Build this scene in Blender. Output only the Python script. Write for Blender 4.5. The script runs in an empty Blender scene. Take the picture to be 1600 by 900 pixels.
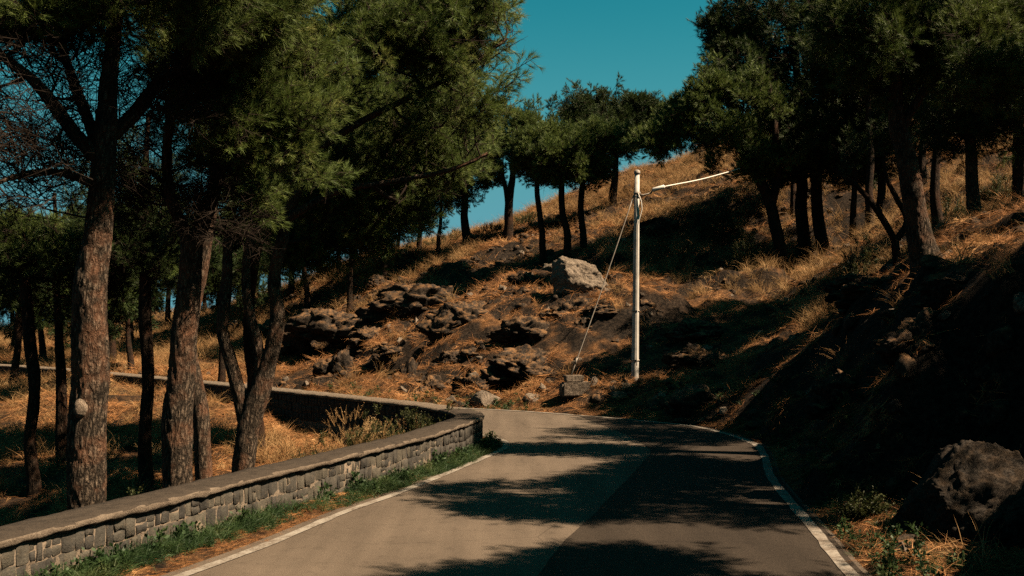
import bpy, bmesh, math, random
import numpy as np
from mathutils import Vector, Matrix, Euler

R = math.radians
rng = np.random.default_rng(7)
random.seed(7)
scene = bpy.context.scene
COL = scene.collection

# ------------------------------------------------------------------ camera, sky, sun, exposure
H = 2.2
F = 1700.0
cam_d = bpy.data.cameras.new("camera")
cam = bpy.data.objects.new("camera", cam_d)
COL.objects.link(cam)
cam.location = (0, 0, H)
cam.rotation_euler = (R(90), 0, 0)
cam_d.lens = F / 1600 * 36
cam_d.shift_y = 44 / 1600
cam_d.clip_end = 6000
scene.camera = cam

SUN_EL, SUN_AZ = 50.0, 16.0       # azimuth: degrees from +X towards -Y
world = bpy.data.worlds.new("World")
scene.world = world
world.use_nodes = True
wn = world.node_tree
wn.nodes.clear()
w_out = wn.nodes.new("ShaderNodeOutputWorld")
w_bg = wn.nodes.new("ShaderNodeBackground")
w_sky = wn.nodes.new("ShaderNodeTexSky")
w_sky.sky_type = 'NISHITA'
w_sky.sun_disc = False
w_sky.sun_elevation = R(SUN_EL)
w_sky.sun_rotation = R(90 + SUN_AZ)
w_sky.air_density = 1.0
w_sky.dust_density = 2.2
w_sky.ozone_density = 1.0
w_mul = wn.nodes.new("ShaderNodeMixRGB")
w_mul.blend_type = 'MULTIPLY'
w_mul.inputs[0].default_value = 1.0
w_mul.inputs[2].default_value = (0.031, 0.290, 0.245, 1)
w_bg.inputs[1].default_value = 0.05
wn.links.new(w_sky.outputs[0], w_mul.inputs[1])
# the air pales evenly towards the horizon all the way round
w_tc = wn.nodes.new("ShaderNodeTexCoord")
w_xyz = wn.nodes.new("ShaderNodeSeparateXYZ")
w_map = wn.nodes.new("ShaderNodeMapRange")
w_map.interpolation_type = 'SMOOTHSTEP'
w_map.inputs[1].default_value = 0.30
w_map.inputs[2].default_value = 0.04
w_pale = wn.nodes.new("ShaderNodeMixRGB")
w_pale.inputs[2].default_value = (0.40, 1.18, 1.42, 1)
wn.links.new(w_tc.outputs["Generated"], w_xyz.inputs[0])
wn.links.new(w_xyz.outputs[2], w_map.inputs[0])
wn.links.new(w_map.outputs[0], w_pale.inputs[0])
wn.links.new(w_mul.outputs[0], w_pale.inputs[1])
wn.links.new(w_pale.outputs[0], w_bg.inputs[0])
wn.links.new(w_bg.outputs[0], w_out.inputs[0])

sun_d = bpy.data.lights.new("sun", 'SUN')
sun_d.energy = 5.0
sun_d.angle = R(0.5)
sun_d.color = (1.0, 0.78, 0.54)
sun = bpy.data.objects.new("sun", sun_d)
COL.objects.link(sun)
_c = math.cos(R(SUN_EL))
SUN_DIR = Vector((math.cos(R(SUN_AZ)) * _c, -math.sin(R(SUN_AZ)) * _c, math.sin(R(SUN_EL))))
sun.rotation_euler = SUN_DIR.to_track_quat('Z', 'Y').to_euler()
sun.location = (20, -6, 30)

scene.view_settings.view_transform = 'Standard'
scene.view_settings.look = 'None'
scene.view_settings.exposure = 2.6
scene.view_settings.gamma = 1.0
scene.render.engine = 'CYCLES'
scene.cycles.max_bounces = 5
scene.cycles.diffuse_bounces = 3
scene.cycles.glossy_bounces = 2
scene.cycles.transmission_bounces = 3
scene.cycles.use_denoising = False
scene.cycles.sample_clamp_indirect = 4.0


def at(px, py, Y):
    """world point seen at photo pixel (px, py) at distance Y"""
    return Vector(((px - 800) / F * Y, Y, H - (py - 494) / F * Y))


def road(px, py):
    Y = H * F / (py - 494)
    return ((px - 800) / F * Y, Y)


# ------------------------------------------------------------------ noise in numpy
_tab = np.random.default_rng(3).random(4096 * 4)


def _hash(i, j, k):
    h = (i * 73856093) ^ (j * 19349663) ^ (k * 83492791)
    return _tab[np.abs(h) % _tab.size]


def vnoise(p):
    p = np.asarray(p, float)
    f = np.floor(p).astype(np.int64)
    t = p - f
    t = t * t * (3 - 2 * t)
    r = 0
    for a in (0, 1):
        wa = t[:, 0] if a else 1 - t[:, 0]
        for b in (0, 1):
            wb = t[:, 1] if b else 1 - t[:, 1]
            for c in (0, 1):
                wc = t[:, 2] if c else 1 - t[:, 2]
                r = r + wa * wb * wc * _hash(f[:, 0] + a, f[:, 1] + b, f[:, 2] + c)
    return r * 2 - 1


def fbm(p, octv=4, gain=0.5):
    p = np.asarray(p, float)
    s, a = 0, 1.0
    for o in range(octv):
        s = s + a * vnoise(p * (2.03 ** o) + o * 17.3)
        a *= gain
    return s


def n2(x, y, sc, octv=4, off=0.0):
    return fbm(np.stack([x * sc + off, y * sc - off, np.full_like(x, off * 1.7)], 1), octv)


def sstep(a, b, x):
    t = np.clip((x - a) / (b - a), 0, 1)
    return t * t * (3 - 2 * t)


# ------------------------------------------------------------------ polylines
def smooth_path(pts, step):
    """Catmull-Rom through pts, resampled evenly"""
    P = [np.array(p, float) for p in pts]
    P = [2 * P[0] - P[1]] + P + [2 * P[-1] - P[-2]]
    out = []
    for i in range(1, len(P) - 2):
        for t in np.linspace(0, 1, 24, endpoint=False):
            a, b, c, d = P[i - 1], P[i], P[i + 1], P[i + 2]
            out.append(0.5 * ((2 * b) + (c - a) * t + (2 * a - 5 * b + 4 * c - d) * t * t + (3 * b - a - 3 * c + d) * t ** 3))
    out.append(P[-2])
    out = np.array(out)
    seg = np.linalg.norm(np.diff(out, axis=0), axis=1)
    s = np.concatenate([[0], np.cumsum(seg)])
    n = max(2, int(s[-1] / step) + 1)
    q = np.linspace(0, s[-1], n)
    return np.stack([np.interp(q, s, out[:, k]) for k in range(out.shape[1])], 1)


def resample(path, n):
    seg = np.linalg.norm(np.diff(path, axis=0), axis=1)
    s = np.concatenate([[0], np.cumsum(seg)])
    q = np.linspace(0, s[-1], n)
    return np.stack([np.interp(q, s, path[:, k]) for k in range(path.shape[1])], 1)


def normals2(path):
    t = np.gradient(path[:, :2], axis=0)
    t /= np.linalg.norm(t, axis=1)[:, None] + 1e-9
    return np.stack([-t[:, 1], t[:, 0]], 1)     # to the left of travel


def dist_path(x, y, path):
    """distance to polyline (vectorised, chunked)"""
    A = path[:-1]
    B = path[1:]
    d = B - A
    L = (d ** 2).sum(1) + 1e-12
    out = np.empty(x.size)
    CH = 20000
    for i in range(0, x.size, CH):
        px = x[i:i + CH, None]
        py = y[i:i + CH, None]
        t = np.clip(((px - A[:, 0]) * d[:, 0] + (py - A[:, 1]) * d[:, 1]) / L, 0, 1)
        out[i:i + CH] = np.sqrt(((px - A[:, 0] - t * d[:, 0]) ** 2 + (py - A[:, 1] - t * d[:, 1]) ** 2).min(1))
    return out


def in_poly(x, y, poly):
    inside = np.zeros(x.size, bool)
    n = len(poly)
    j = n - 1
    for i in range(n):
        xi, yi = poly[i]
        xj, yj = poly[j]
        c = ((yi > y) != (yj > y)) & (x < (xj - xi) * (y - yi) / (yj - yi + 1e-12) + xi)
        inside ^= c
        j = i
    return inside


INNER = smooth_path([(-4.6, -14), (-4.6, -4), (-4.5, 2), (-4.0, 5.5), (-3.35, 8), (-2.92, 9.2), (-2.47, 10.5), (-2.0, 12.2),
                     (-1.58, 13.4), (-.92, 15.6), (-.34, 17.7), (-.22, 18.5), (-.34, 19.4), (-1.0, 20.6), (-1.7, 21.6), (-4.9, 25.6),
                     (-10.4, 31.7), (-17.0, 38.1), (-27.6, 45.4), (-45, 52.5), (-80, 60)], 0.15)
OUTER = smooth_path([(2.6, -14), (2.65, -4), (2.7, 2), (2.8, 6), (2.98, 9.2), (3.2, 11.1), (3.6, 14.6), (4.1, 17.3), (4.25, 19),
                     (3.8, 21.5), (2.7, 23), (1.4, 24.3), (0, 25.4), (-1.2, 26.1), (-3, 27.5), (-6, 30.5), (-12, 36.5),
                     (-19, 43), (-29, 50.5), (-46, 58), (-80, 66)], 0.15)
WALLF = smooth_path([(-5.35, -8), (-5.3, 0), (-4.75, 5), (-4.3, 6.8), (-3.86, 8.2), (-2.7, 11.45), (-1.67, 14.15), (-1.14, 15.7), (-.62, 17.8),
                     (-.52, 18.6), (-.75, 19.6), (-1.3, 20.6), (-2.0, 21.6), (-5.1, 25.2), (-10.6, 31.3), (-17.2, 37.7),
                     (-27.7, 44.9), (-45, 51.9), (-80, 59.4)], 0.08)
WT = 0.42   # wall thickness
_ic, _oc, _wc = INNER[::3], OUTER[::3], WALLF[::6]
ROADPOLY = np.concatenate([_ic, _oc[::-1]])
INPOLY = np.concatenate([_wc, [(-200, 40), (-200, -60), (-5.4, -60)]])     # the ravine side of the wall
NOTOUT = np.concatenate([_oc, [(-200, 70), (-200, -60), (2.6, -60)]])

# ------------------------------------------------------------------ terrain
CTRL = [at(*p) for p in [
    (720, 628, 28.5), (800, 625, 27), (900, 618, 26), (992, 597, 26.5), (1060, 600, 25.5), (1150, 600, 23.5),
    (900, 480, 33), (900, 440, 36.5), (905, 463, 33.6), (740, 480, 36), (740, 540, 31.5), (640, 590, 32), (560, 606, 34), (480, 598, 36.5), (480, 560, 39.5),
    (480, 500, 45), (560, 475, 44), (600, 420, 49), (650, 440, 43),
    (400, 470, 58), (480, 440, 55), (560, 405, 55), (640, 390, 54), (700, 382, 53), (760, 366, 53), (830, 346, 52), (900, 314, 53),
    (960, 274, 54), (1040, 262, 56), (1120, 243, 56), (1220, 215, 57), (1400, 175, 58), (1600, 160, 60),
    (300, 490, 60), (200, 500, 62), (100, 508, 64), (0, 513, 66), (-200, 516, 70), (-500, 520, 75),
    (0, 545, 53), (200, 550, 49), (300, 560, 44), (390, 520, 47), (200, 522, 56),
    (793, 395, 45), (731, 397, 46), (848, 412, 40), (885, 402, 39.5), (912, 392, 40), (957, 337, 46),
    (1000, 485, 31), (1000, 535, 28.5), (1000, 420, 36), (1000, 345, 45), (1100, 490, 30), (1100, 408, 38), (1100, 320, 43),
    (1200, 447, 35), (1200, 520, 28), (1200, 590, 22.5), (1225, 437, 36), (1260, 432, 38.5), (1295, 445, 38), (1365, 404, 38),
    (1445, 415, 17), (1402, 402, 22), (1525, 360, 24), (1600, 352, 24), (1350, 335, 40), (1550, 280, 37), (1250, 320, 41),
    (1600, 400, 15.8), (1450, 300, 33)]]
CTRL += [Vector(p) for p in [
    (6.6, 14, 3.15), (6.5, 12, 3.2), (6.9, 10.3, 3.2), (8.0, 10.2, 3.6), (6.6, 7.5, 3.1), (7, 4, 2.9), (7, 0, 2.8), (7, -12, 2.8), (12, 10, 3.9), (12, 0, 3.5), (12, 16, 4.1), (20, 10, 6),
    (20, 0, 5), (20, 22, 6.8), (30, 25, 9), (30, 0, 8), (42, 42, 12.5), (60, 60, 15), (60, 0, 12), (60, -30, 10),
    (0, 75, 4), (30, 80, 8), (-30, 85, -2), (-60, 90, -5), (60, 90, 10), (0, 100, -4), (60, 110, -2), (-60, 120, -12),
    (-3.8, 12, -2.1), (-5, 12, -2.3), (-6, 16, -1.9), (-8, 12, -2.2), (-4, 18, -1.0), (-2.6, 17, -1.0), (-10, 20, -1.0), (-5.2, 22, -.35), (-3, 20, -.6),
    (-9, 27.5, .05), (-16, 34, .1), (-14, 28, -.2), (-6.8, 25.5, .02), (-12, 31, .05), (-11, 23, -.6), (-19, 38, .1), (-14, 18, -1.1), (-20, 20, -1.3), (-20, 30, -.6), (-26, 40, -.3), (-30, 20, -1.8),
    (-7, 5, -1.1), (-8, 0, -1.1), (-20, 0, -2.2), (-60, 20, -5), (-60, 45, -3), (-80, -20, -8)]]


def tps_fit(P):
    P = np.array([[p[0], p[1], p[2]] for p in P])
    n = len(P)
    d2 = ((P[:, None, :2] - P[None, :, :2]) ** 2).sum(2)
    K = d2 * np.log(d2 + 1e-9) * 0.5
    K += np.eye(n) * 0.8
    Q = np.concatenate([np.ones((n, 1)), P[:, :2]], 1)
    A = np.block([[K, Q], [Q.T, np.zeros((3, 3))]])
    w = np.linalg.solve(A, np.concatenate([P[:, 2], np.zeros(3)]))
    return P, w


_TP, _TW = tps_fit(CTRL)


def tps(x, y):
    out = np.empty(x.size)
    CH = 20000
    for i in range(0, x.size, CH):
        a, b = x[i:i + CH], y[i:i + CH]
        d2 = (a[:, None] - _TP[:, 0]) ** 2 + (b[:, None] - _TP[:, 1]) ** 2
        out[i:i + CH] = (d2 * np.log(d2 + 1e-9) * 0.5) @ _TW[:-3] + _TW[-3] + _TW[-2] * a + _TW[-1] * b
    return out


def height(x, y, full=False):
    x = np.atleast_1d(np.asarray(x, float))
    y = np.atleast_1d(np.asarray(y, float))
    far = np.sqrt(np.maximum(np.abs(x) - 65, 0) ** 2 + np.maximum(y - 112, 0) ** 2 + np.maximum(-y - 30, 0) ** 2)
    xc, yc = np.clip(x, -65, 65), np.clip(y, -30, 112)
    t = tps(xc, yc)
    k = sstep(0, 60, far)
    t = t * (1 - k) + k * (-30)
    slope_mask = sstep(22, 30, y)
    lump = 0.16 * n2(x, y, 0.55, 3) + (0.05 + .06 * slope_mask) * n2(x, y, 2.1, 4, 5.1) - .10 * slope_mask * (1 - np.abs(n2(x, y, 1.1, 2, 7.7))) ** 4
    # stepped lava ledges on the hillside
    led = n2(x * 0.6, y * 1.1, 0.42, 3, 9.3)
    lump += slope_mask * sstep(-3, 0, x + 12) * (0.28 * sstep(0.05, 0.25, led) + 0.2 * sstep(.35, .5, led)) * sstep(58, 48, y)
    do = dist_path(x, y, OUTER[::2])
    di = dist_path(x, y, WALLF[::6])
    road_in = in_poly(x, y, NOTOUT)
    rav = in_poly(x, y, INPOLY)
    verge = 0.35 + 1.4 * sstep(13.0, 11.4, y) * sstep(7.5, 9, y) + .3 * n2(x, y, .9, 2, 1.1)
    d = np.maximum(do - verge, 0)
    steep = 1.55 - .75 * sstep(16, 25, y)
    bank = d * steep + 0.12 * sstep(0.0, 0.6, do)
    z_out = t + lump
    # soft minimum of the cut bank and the natural slope
    ks = 0.25
    h = np.clip(0.5 + 0.5 * (z_out - bank) / ks, 0, 1)
    z_o = z_out * (1 - h) + bank * h - ks * h * (1 - h)
    z_o = z_o + (0.10 * n2(x, y, 1.7, 3, 2.2) + .22 * sstep(26, 18, y) * n2(x, y, 1.9, 4, 6.2)) * sstep(0.1, 0.7, d)
    z_o = np.where(do < 0.12, -0.03 + do * 0.25, z_o + 0.0)
    z_r = t + lump * 0.8
    z_r = z_r * sstep(WT - .1, WT + 0.5, di) + np.minimum(-0.25 + .35 * sstep(19, 24, y), z_r) * (1 - sstep(WT - .1, WT + 0.5, di))
    z_mid = np.full_like(x, -0.03)
    # verge strip between edge line and the wall
    ins = road_in & ~rav
    dv = dist_path(x, y, INNER[::4])
    onroad = in_poly(x, y, ROADPOLY)
    z_v = np.where(onroad, -0.03, -0.02 + 0.10 * sstep(0.02, 0.35, dv) + 0.015 * n2(x, y, 6, 2))
    z = np.where(rav, z_r, np.where(road_in, z_v, z_o))
    if full:
        return z, do, di, rav, road_in, onroad
    return z


def gz(x, y):
    return float(height(x, y)[0])


# ------------------------------------------------------------------ object helpers
def tag(o, label=None, cat=None, group=None, kind=None):
    if label: o['label'] = label
    if cat: o['category'] = cat
    if group: o['group'] = group
    if kind: o['kind'] = kind
    return o


def link(name, me, mat=None, parent=None, smooth=True):
    if mat is not None:
        me.materials.append(mat)
    if smooth:
        me.shade_smooth()
    o = bpy.data.objects.new(name, me)
    COL.objects.link(o)
    if parent is not None:
        o.parent = parent
    return o


def empty(name, loc=(0, 0, 0)):
    o = bpy.data.objects.new(name, None)
    o.empty_display_size = 0.3
    COL.objects.link(o)
    o.location = loc
    return o


def mesh_np(name, V, Fc):
    """V n x 3, Fc m x k (tris or quads), or a list of arrays"""
    me = bpy.data.meshes.new(name)
    V = np.asarray(V, np.float32)
    if not isinstance(Fc, (list, tuple)) or (len(Fc) and isinstance(Fc[0], tuple)):
        Fc = [Fc]
    Fc = [np.asarray(f, np.int32) for f in Fc if len(f)]
    me.vertices.add(len(V))
    me.vertices.foreach_set("co", V.ravel())
    if Fc:
        loops = np.concatenate([f.ravel() for f in Fc])
        tot = np.concatenate([np.full(len(f), f.shape[1], np.int32) for f in Fc])
        start = np.concatenate([[0], np.cumsum(tot)[:-1]]).astype(np.int32)
        me.loops.add(len(loops))
        me.loops.foreach_set("vertex_index", loops)
        me.polygons.add(len(tot))
        me.polygons.foreach_set("loop_start", start)
        me.polygons.foreach_set("loop_total", tot)
    me.update(calc_edges=True)
    me.validate()
    return me


def grid_faces(nu, nv, wrap=False):
    a = np.arange(nu * nv).reshape(nu, nv)
    if wrap:
        a = np.concatenate([a, a[:, :1]], 1)
    return np.stack([a[:-1, :-1].ravel(), a[:-1, 1:].ravel(), a[1:, 1:].ravel(), a[1:, :-1].ravel()], 1)


# ------------------------------------------------------------------ materials
class NT:
    def __init__(self, name):
        self.m = bpy.data.materials.new(name)
        self.m.use_nodes = True
        self.t = self.m.node_tree
        self.n = self.t.nodes
        self.b = self.n["Principled BSDF"]
        self.b.inputs["Specular IOR Level"].default_value = 0.06
        self.tc = self.n.new("ShaderNodeTexCoord")
        self.geo = self.n.new("ShaderNodeNewGeometry")

    def link(self, a, b):
        self.t.links.new(a, b)

    def mapping(self, scale=(1, 1, 1), src=None, rot=(0, 0, 0)):
        m = self.n.new("ShaderNodeMapping")
        m.inputs["Scale"].default_value = scale
        m.inputs["Rotation"].default_value = rot
        self.link(src or self.geo.outputs["Position"], m.inputs[0])
        return m.outputs[0]

    def noise(self, scale, detail=4, rough=0.55, vec=None, dist=0.0):
        n = self.n.new("ShaderNodeTexNoise")
        n.inputs["Scale"].default_value = scale
        n.inputs["Detail"].default_value = detail
        n.inputs["Roughness"].default_value = rough
        n.inputs["Distortion"].default_value = dist
        self.link(vec or self.geo.outputs["Position"], n.inputs["Vector"])
        return n.outputs[0]

    def voro(self, scale, vec=None, feature='F1', rand=1.0):
        n = self.n.new("ShaderNodeTexVoronoi")
        n.feature = feature
        n.inputs["Scale"].default_value = scale
        n.inputs["Randomness"].default_value = rand
        self.link(vec or self.geo.outputs["Position"], n.inputs["Vector"])
        return n.outputs["Distance"]

    def ramp(self, src, stops, interp='LINEAR'):
        r = self.n.new("ShaderNodeValToRGB")
        r.color_ramp.interpolation = interp
        e = r.color_ramp.elements
        while len(e) < len(stops):
            e.new(0.5)
        for i, (p, c) in enumerate(stops):
            e[i].position = p
            if not isinstance(c, (tuple, list)):
                c = (c, c, c)
            e[i].color = (*c, 1)
        self.link(src, r.inputs[0])
        return r.outputs[0]

    def mix(self, fac, a, b, mode='MIX'):
        m = self.n.new("ShaderNodeMixRGB")
        m.blend_type = mode
        for i, v in enumerate((fac, a, b)):
            if isinstance(v, bpy.types.NodeSocket):
                self.link(v, m.inputs[i])
            elif i == 0:
                m.inputs[0].default_value = v
            else:
                m.inputs[i].default_value = (*v, 1) if isinstance(v, (tuple, list)) else (v, v, v, 1)
        return m.outputs[0]

    def math(self, op, a, b=0.0):
        m = self.n.new("ShaderNodeMath")
        m.operation = op
        for i, v in enumerate((a, b)):
            if isinstance(v, bpy.types.NodeSocket):
                self.link(v, m.inputs[i])
            else:
                m.inputs[i].default_value = v
        return m.outputs[0]

    def attr(self, name):
        a = self.n.new("ShaderNodeAttribute")
        a.attribute_name = name
        return a.outputs["Fac"]

    def color(self, c, k=0.20):
        if k != 1 and not isinstance(c, (tuple, list)):
            c = self.mix(1.0, c, (k, k, k), 'MULTIPLY')
        if isinstance(c, (tuple, list)):
            self.b.inputs["Base Color"].default_value = (*c, 1)
        else:
            self.link(c, self.b.inputs["Base Color"])

    def rough(self, r):
        if isinstance(r, (int, float)):
            self.b.inputs["Roughness"].default_value = r
        else:
            self.link(r, self.b.inputs["Roughness"])

    def bump(self, h, dist=0.02, strength=1.0):
        b = self.n.new("ShaderNodeBump")
        b.inputs["Distance"].default_value = dist
        b.inputs["Strength"].default_value = strength
        self.link(h, b.inputs["Height"])
        self.link(b.outputs[0], self.b.inputs["Normal"])

    def rand(self):
        o = self.n.new("ShaderNodeObjectInfo")
        return o.outputs["Random"]


def mat_ground():
    k = NT("hillside_soil_and_straw")
    big = k.noise(0.35, 4, 0.6)
    mid = k.noise(2.2, 6, 0.65)
    st = k.noise(22, 5, 0.7, k.mapping((1, .35, 1), rot=(0, 0, .5)), 1.2)
    straw = k.ramp(st, [(0.3, (0.08, 0.036, 0.016)), (0.5, (0.33, 0.15, 0.057)), (0.68, (0.70, 0.38, 0.17))])
    soil = k.ramp(k.noise(9, 5), [(0.38, (0.03, 0.02, 0.014)), (0.66, (0.20, 0.11, 0.055))])
    m = k.ramp(k.mix(0.5, big, mid), [(0.46, 0.0), (0.56, 1.0)])
    f = k.math('MULTIPLY', m, 0.9)
    rock = k.attr("rock")
    c = k.mix(f, soil, straw)
    lava = k.ramp(k.noise(14, 6, .7), [(0.40, (0.010, 0.008, 0.007)), (0.68, (0.12, 0.085, 0.06))])
    c = k.mix(rock, c, lava)
    k.color(c)
    k.rough(0.95)
    k.bump(k.mix(0.5, k.noise(16, 8, 0.75), k.noise(60, 4, 0.7)), 0.09, 1.0)
    return k.m


def mat_asphalt(name, base, spread):
    k = NT(name)
    sp = k.noise(160, 3, 0.7)
    ag = k.voro(210)
    big = k.noise(0.6, 5, 0.6)
    tr = k.noise(1.0, 3, .5, k.mapping((3.0, .25, 1), rot=(0, 0, .12)))
    d = tuple(b * (1 - spread) for b in base)
    l = tuple(b * (1 + spread) for b in base)
    c = k.ramp(sp, [(0.32, d), (0.5, base), (0.68, l)])
    c = k.mix(0.55, c, k.ramp(big, [(0.3, 0.68), (0.7, 1.15)]), 'MULTIPLY')
    c = k.mix(0.75, c, k.ramp(tr, [(0.35, 0.75), (0.65, 1.12)]), 'MULTIPLY')
    c = k.mix(0.6, c, k.ramp(k.noise(4.5, 6, .75), [(0.34, 0.62), (0.46, 1.0)]), 'MULTIPLY')
    spk = k.ramp(k.noise(150, 2, .6), [(0.60, 0.0), (0.68, 1.0)])
    c = k.mix(k.math('MULTIPLY', spk, 0.55), c, tuple(min(1, b * 2.6) for b in base))
    # old oil drips, needle dust and hairline cracks
    crack = k.ramp(k.voro(0.55, k.mapping((1, 1, 1), src=None), 'DISTANCE_TO_EDGE'), [(0.0, 1.0), (0.006, 0.0)])
    gate = k.ramp(k.noise(.7, 2), [(.52, 0.0), (.6, 1.0)])
    c = k.mix(k.math('MULTIPLY', k.math('MULTIPLY', crack, gate), .55), c, tuple(b * .3 for b in base))
    k.color(c)
    k.rough(0.85)
    k.bump(k.mix(0.5, ag, sp), 0.006, 0.9)
    return k.m


def mat_line():
    k = NT("worn_road_paint")
    w = k.noise(38, 6, 0.75)
    w2 = k.noise(3.5, 4, 0.7)
    f = k.ramp(k.mix(0.5, w, w2), [(0.43, 0.0), (0.56, 1.0)])
    c = k.mix(f, (0.27, 0.215, 0.17), (0.56, 0.50, 0.43))
    k.color(c)
    k.rough(0.8)
    k.bump(k.noise(180, 2), 0.003)
    return k.m


def mat_bark(name, light, dark, moss=0.0):
    k = NT(name)
    ob = k.tc.outputs["Object"]
    m1 = k.mapping((1, 1, 0.26), ob)
    wob = k.noise(7, 5, .7, m1)
    add = k.n.new("ShaderNodeVectorMath")
    add.operation = 'MULTIPLY_ADD'
    k.link(wob, add.inputs[0])
    add.inputs[1].default_value = (.16, .16, .16)
    k.link(m1, add.inputs[2])
    v = k.voro(24, add.outputs[0], 'DISTANCE_TO_EDGE')
    v2 = k.voro(62, add.outputs[0], 'DISTANCE_TO_EDGE')
    plate = k.ramp(v, [(0.0, 0.0), (0.16, 0.35), (0.42, 1.0)])
    pl2 = k.ramp(v2, [(0.0, 0.3), (0.2, 1.0)])
    hgt = k.mix(0.35, plate, pl2, 'MULTIPLY')
    nn = k.noise(30, 6, .7, ob)
    c = k.mix(hgt, dark, light)
    c = k.mix(0.8, c, k.ramp(nn, [(0.32, 0.25), (0.66, 1.7)]), 'MULTIPLY')
    red = k.ramp(k.noise(4, 3, .5, ob), [(0.45, 0.0), (0.65, 1.0)])
    c = k.mix(k.math('MULTIPLY', red, .45), c, tuple(a * b for a, b in zip(light, (1.15, .72, .55))))
    k.color(c)
    k.rough(0.95)
    k.bump(k.mix(0.4, hgt, nn), 0.05, 1.0)
    return k.m


def mat_leaf(name, c1, c2, c3=None, trans=0.25, nscale=1.3, rough=.55, LEAFK=.28):
    k = NT(name)
    a = k.noise(nscale, 3, .6)
    b = k.noise(9, 2, .6)
    c = k.ramp(k.mix(0.45, a, b), [(0.38, c1), (0.62, c2)] if c3 is None else [(0.36, c1), (0.54, c2), (0.68, c3)])
    k.color(c, LEAFK)
    k.rough(rough)
    k.b.inputs["Specular IOR Level"].default_value = 0.10
    tr = k.n.new("ShaderNodeBsdfTranslucent")
    k.link(k.mix(1.0, c, (LEAFK, LEAFK, LEAFK), 'MULTIPLY'), tr.inputs[0])
    mx = k.n.new("ShaderNodeMixShader")
    mx.inputs[0].default_value = trans
    out = k.n["Material Output"]
    k.link(k.b.outputs[0], mx.inputs[1])
    k.link(tr.outputs[0], mx.inputs[2])
    k.link(mx.outputs[0], out.inputs[0])
    return k.m


def mat_rock(name, dark, light, lichen=(0.20, 0.15, 0.09), lich=0.3, sc=1.0):
    k = NT(name)
    a = k.noise(2.4 * sc, 8, .68)
    b = k.noise(18 * sc, 6, .7)
    v = k.voro(9 * sc, None, 'DISTANCE_TO_EDGE')
    c = k.ramp(k.mix(0.6, a, b), [(0.42, dark), (0.62, light)])
    c = k.mix(k.ramp(v, [(0.0, .6), (0.06, 0.0)]), c, tuple(x * .35 for x in dark))
    up = k.n.new("ShaderNodeSeparateXYZ")
    k.link(k.geo.outputs["Normal"], up.inputs[0])
    f = k.math('MULTIPLY', k.ramp(up.outputs[2], [(0.25, 0.0), (0.8, 1.0)]), k.ramp(k.noise(5, 5, .7), [(0.45, 0.0), (0.6, 1.0)]))
    c = k.mix(k.math('MULTIPLY', f, lich), c, lichen)
    k.color(c)
    k.rough(0.93)
    k.bump(k.mix(0.7, a, k.mix(.5, b, k.noise(50 * sc, 4, .7))), 0.06 / sc, 1.0)
    return k.m


def mat_plain(name, col, rough=0.7, metal=0.0, var=0.25, nsc=12, bump=0.003, alb=0.2):
    k = NT(name)
    n = k.noise(nsc, 6, .65, k.tc.outputs["Object"])
    k.color(k.ramp(n, [(0.3, tuple(c * (1 - var) for c in col)), (0.7, tuple(min(1, c * (1 + var)) for c in col))]), alb)
    k.rough(rough)
    k.b.inputs["Metallic"].default_value = metal
    if bump:
        k.bump(k.noise(nsc * 6, 4, .6, k.tc.outputs["Object"]), bump)
    return k.m


def mat_stone():
    k = NT("grey_lava_stone")
    ob = k.geo.outputs["Position"]
    n = k.noise(7, 7, .7, ob)
    r = k.rand()
    c = k.ramp(n, [(0.3, (0.075, 0.07, 0.062)), (0.7, (0.205, 0.188, 0.165))])
    c = k.mix(1.0, c, k.ramp(r, [(0.0, (.6, .6, .62)), (0.5, (.95, .93, .9)), (1.0, (1.3, 1.24, 1.1))]), 'MULTIPLY')
    c = k.mix(k.ramp(k.noise(24, 4, .7), [(.56, 0.0), (.68, .6)]), c, (0.25, 0.19, 0.13))
    k.color(c)
    k.rough(0.9)
    k.bump(k.mix(.5, n, k.noise(60, 5, .7)), 0.025, 1.0)
    return k.m


def mat_mortar(name, a, b, sc=1.0, bump=.02):
    k = NT(name)
    n = k.noise(5 * sc, 8, .7)
    n2_ = k.noise(40 * sc, 5, .7)
    c = k.ramp(k.mix(.45, n, n2_), [(0.36, a), (0.62, b)])
    k.color(c)
    k.rough(0.95)
    k.bump(k.mix(.5, n, n2_), bump, 1.0)
    return k.m


M = {}
M['ground'] = mat_ground()
M['asphalt'] = mat_asphalt("weathered_light_asphalt", (0.235, 0.182, 0.138), 0.38)
M['asphalt_dark'] = mat_asphalt("newer_dark_asphalt", (0.076, 0.058, 0.044), 0.8)
M['line'] = mat_line()
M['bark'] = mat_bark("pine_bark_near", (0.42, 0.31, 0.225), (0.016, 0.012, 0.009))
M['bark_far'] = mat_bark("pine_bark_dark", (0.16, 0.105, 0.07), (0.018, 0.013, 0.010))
M['twig'] = mat_plain("pine_twig", (0.06, 0.042, 0.032), 0.9)
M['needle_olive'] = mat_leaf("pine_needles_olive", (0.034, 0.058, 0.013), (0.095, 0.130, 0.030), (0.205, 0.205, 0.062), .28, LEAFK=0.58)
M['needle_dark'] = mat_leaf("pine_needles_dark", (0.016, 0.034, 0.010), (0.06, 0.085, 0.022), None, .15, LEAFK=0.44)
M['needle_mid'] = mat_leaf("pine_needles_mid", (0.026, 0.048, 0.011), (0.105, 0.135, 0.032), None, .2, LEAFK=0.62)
M['straw'] = mat_leaf("fallen_pine_straw", (0.13, 0.058, 0.024), (0.42, 0.19, 0.070), (0.78, 0.46, 0.21), .15, .75, .8, LEAFK=.40)
M['dry'] = mat_leaf("dry_grass_blades", (0.20, 0.105, 0.042), (0.46, 0.27, 0.115), (0.74, 0.51, 0.26), .3, .7, .8, LEAFK=.36)
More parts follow.
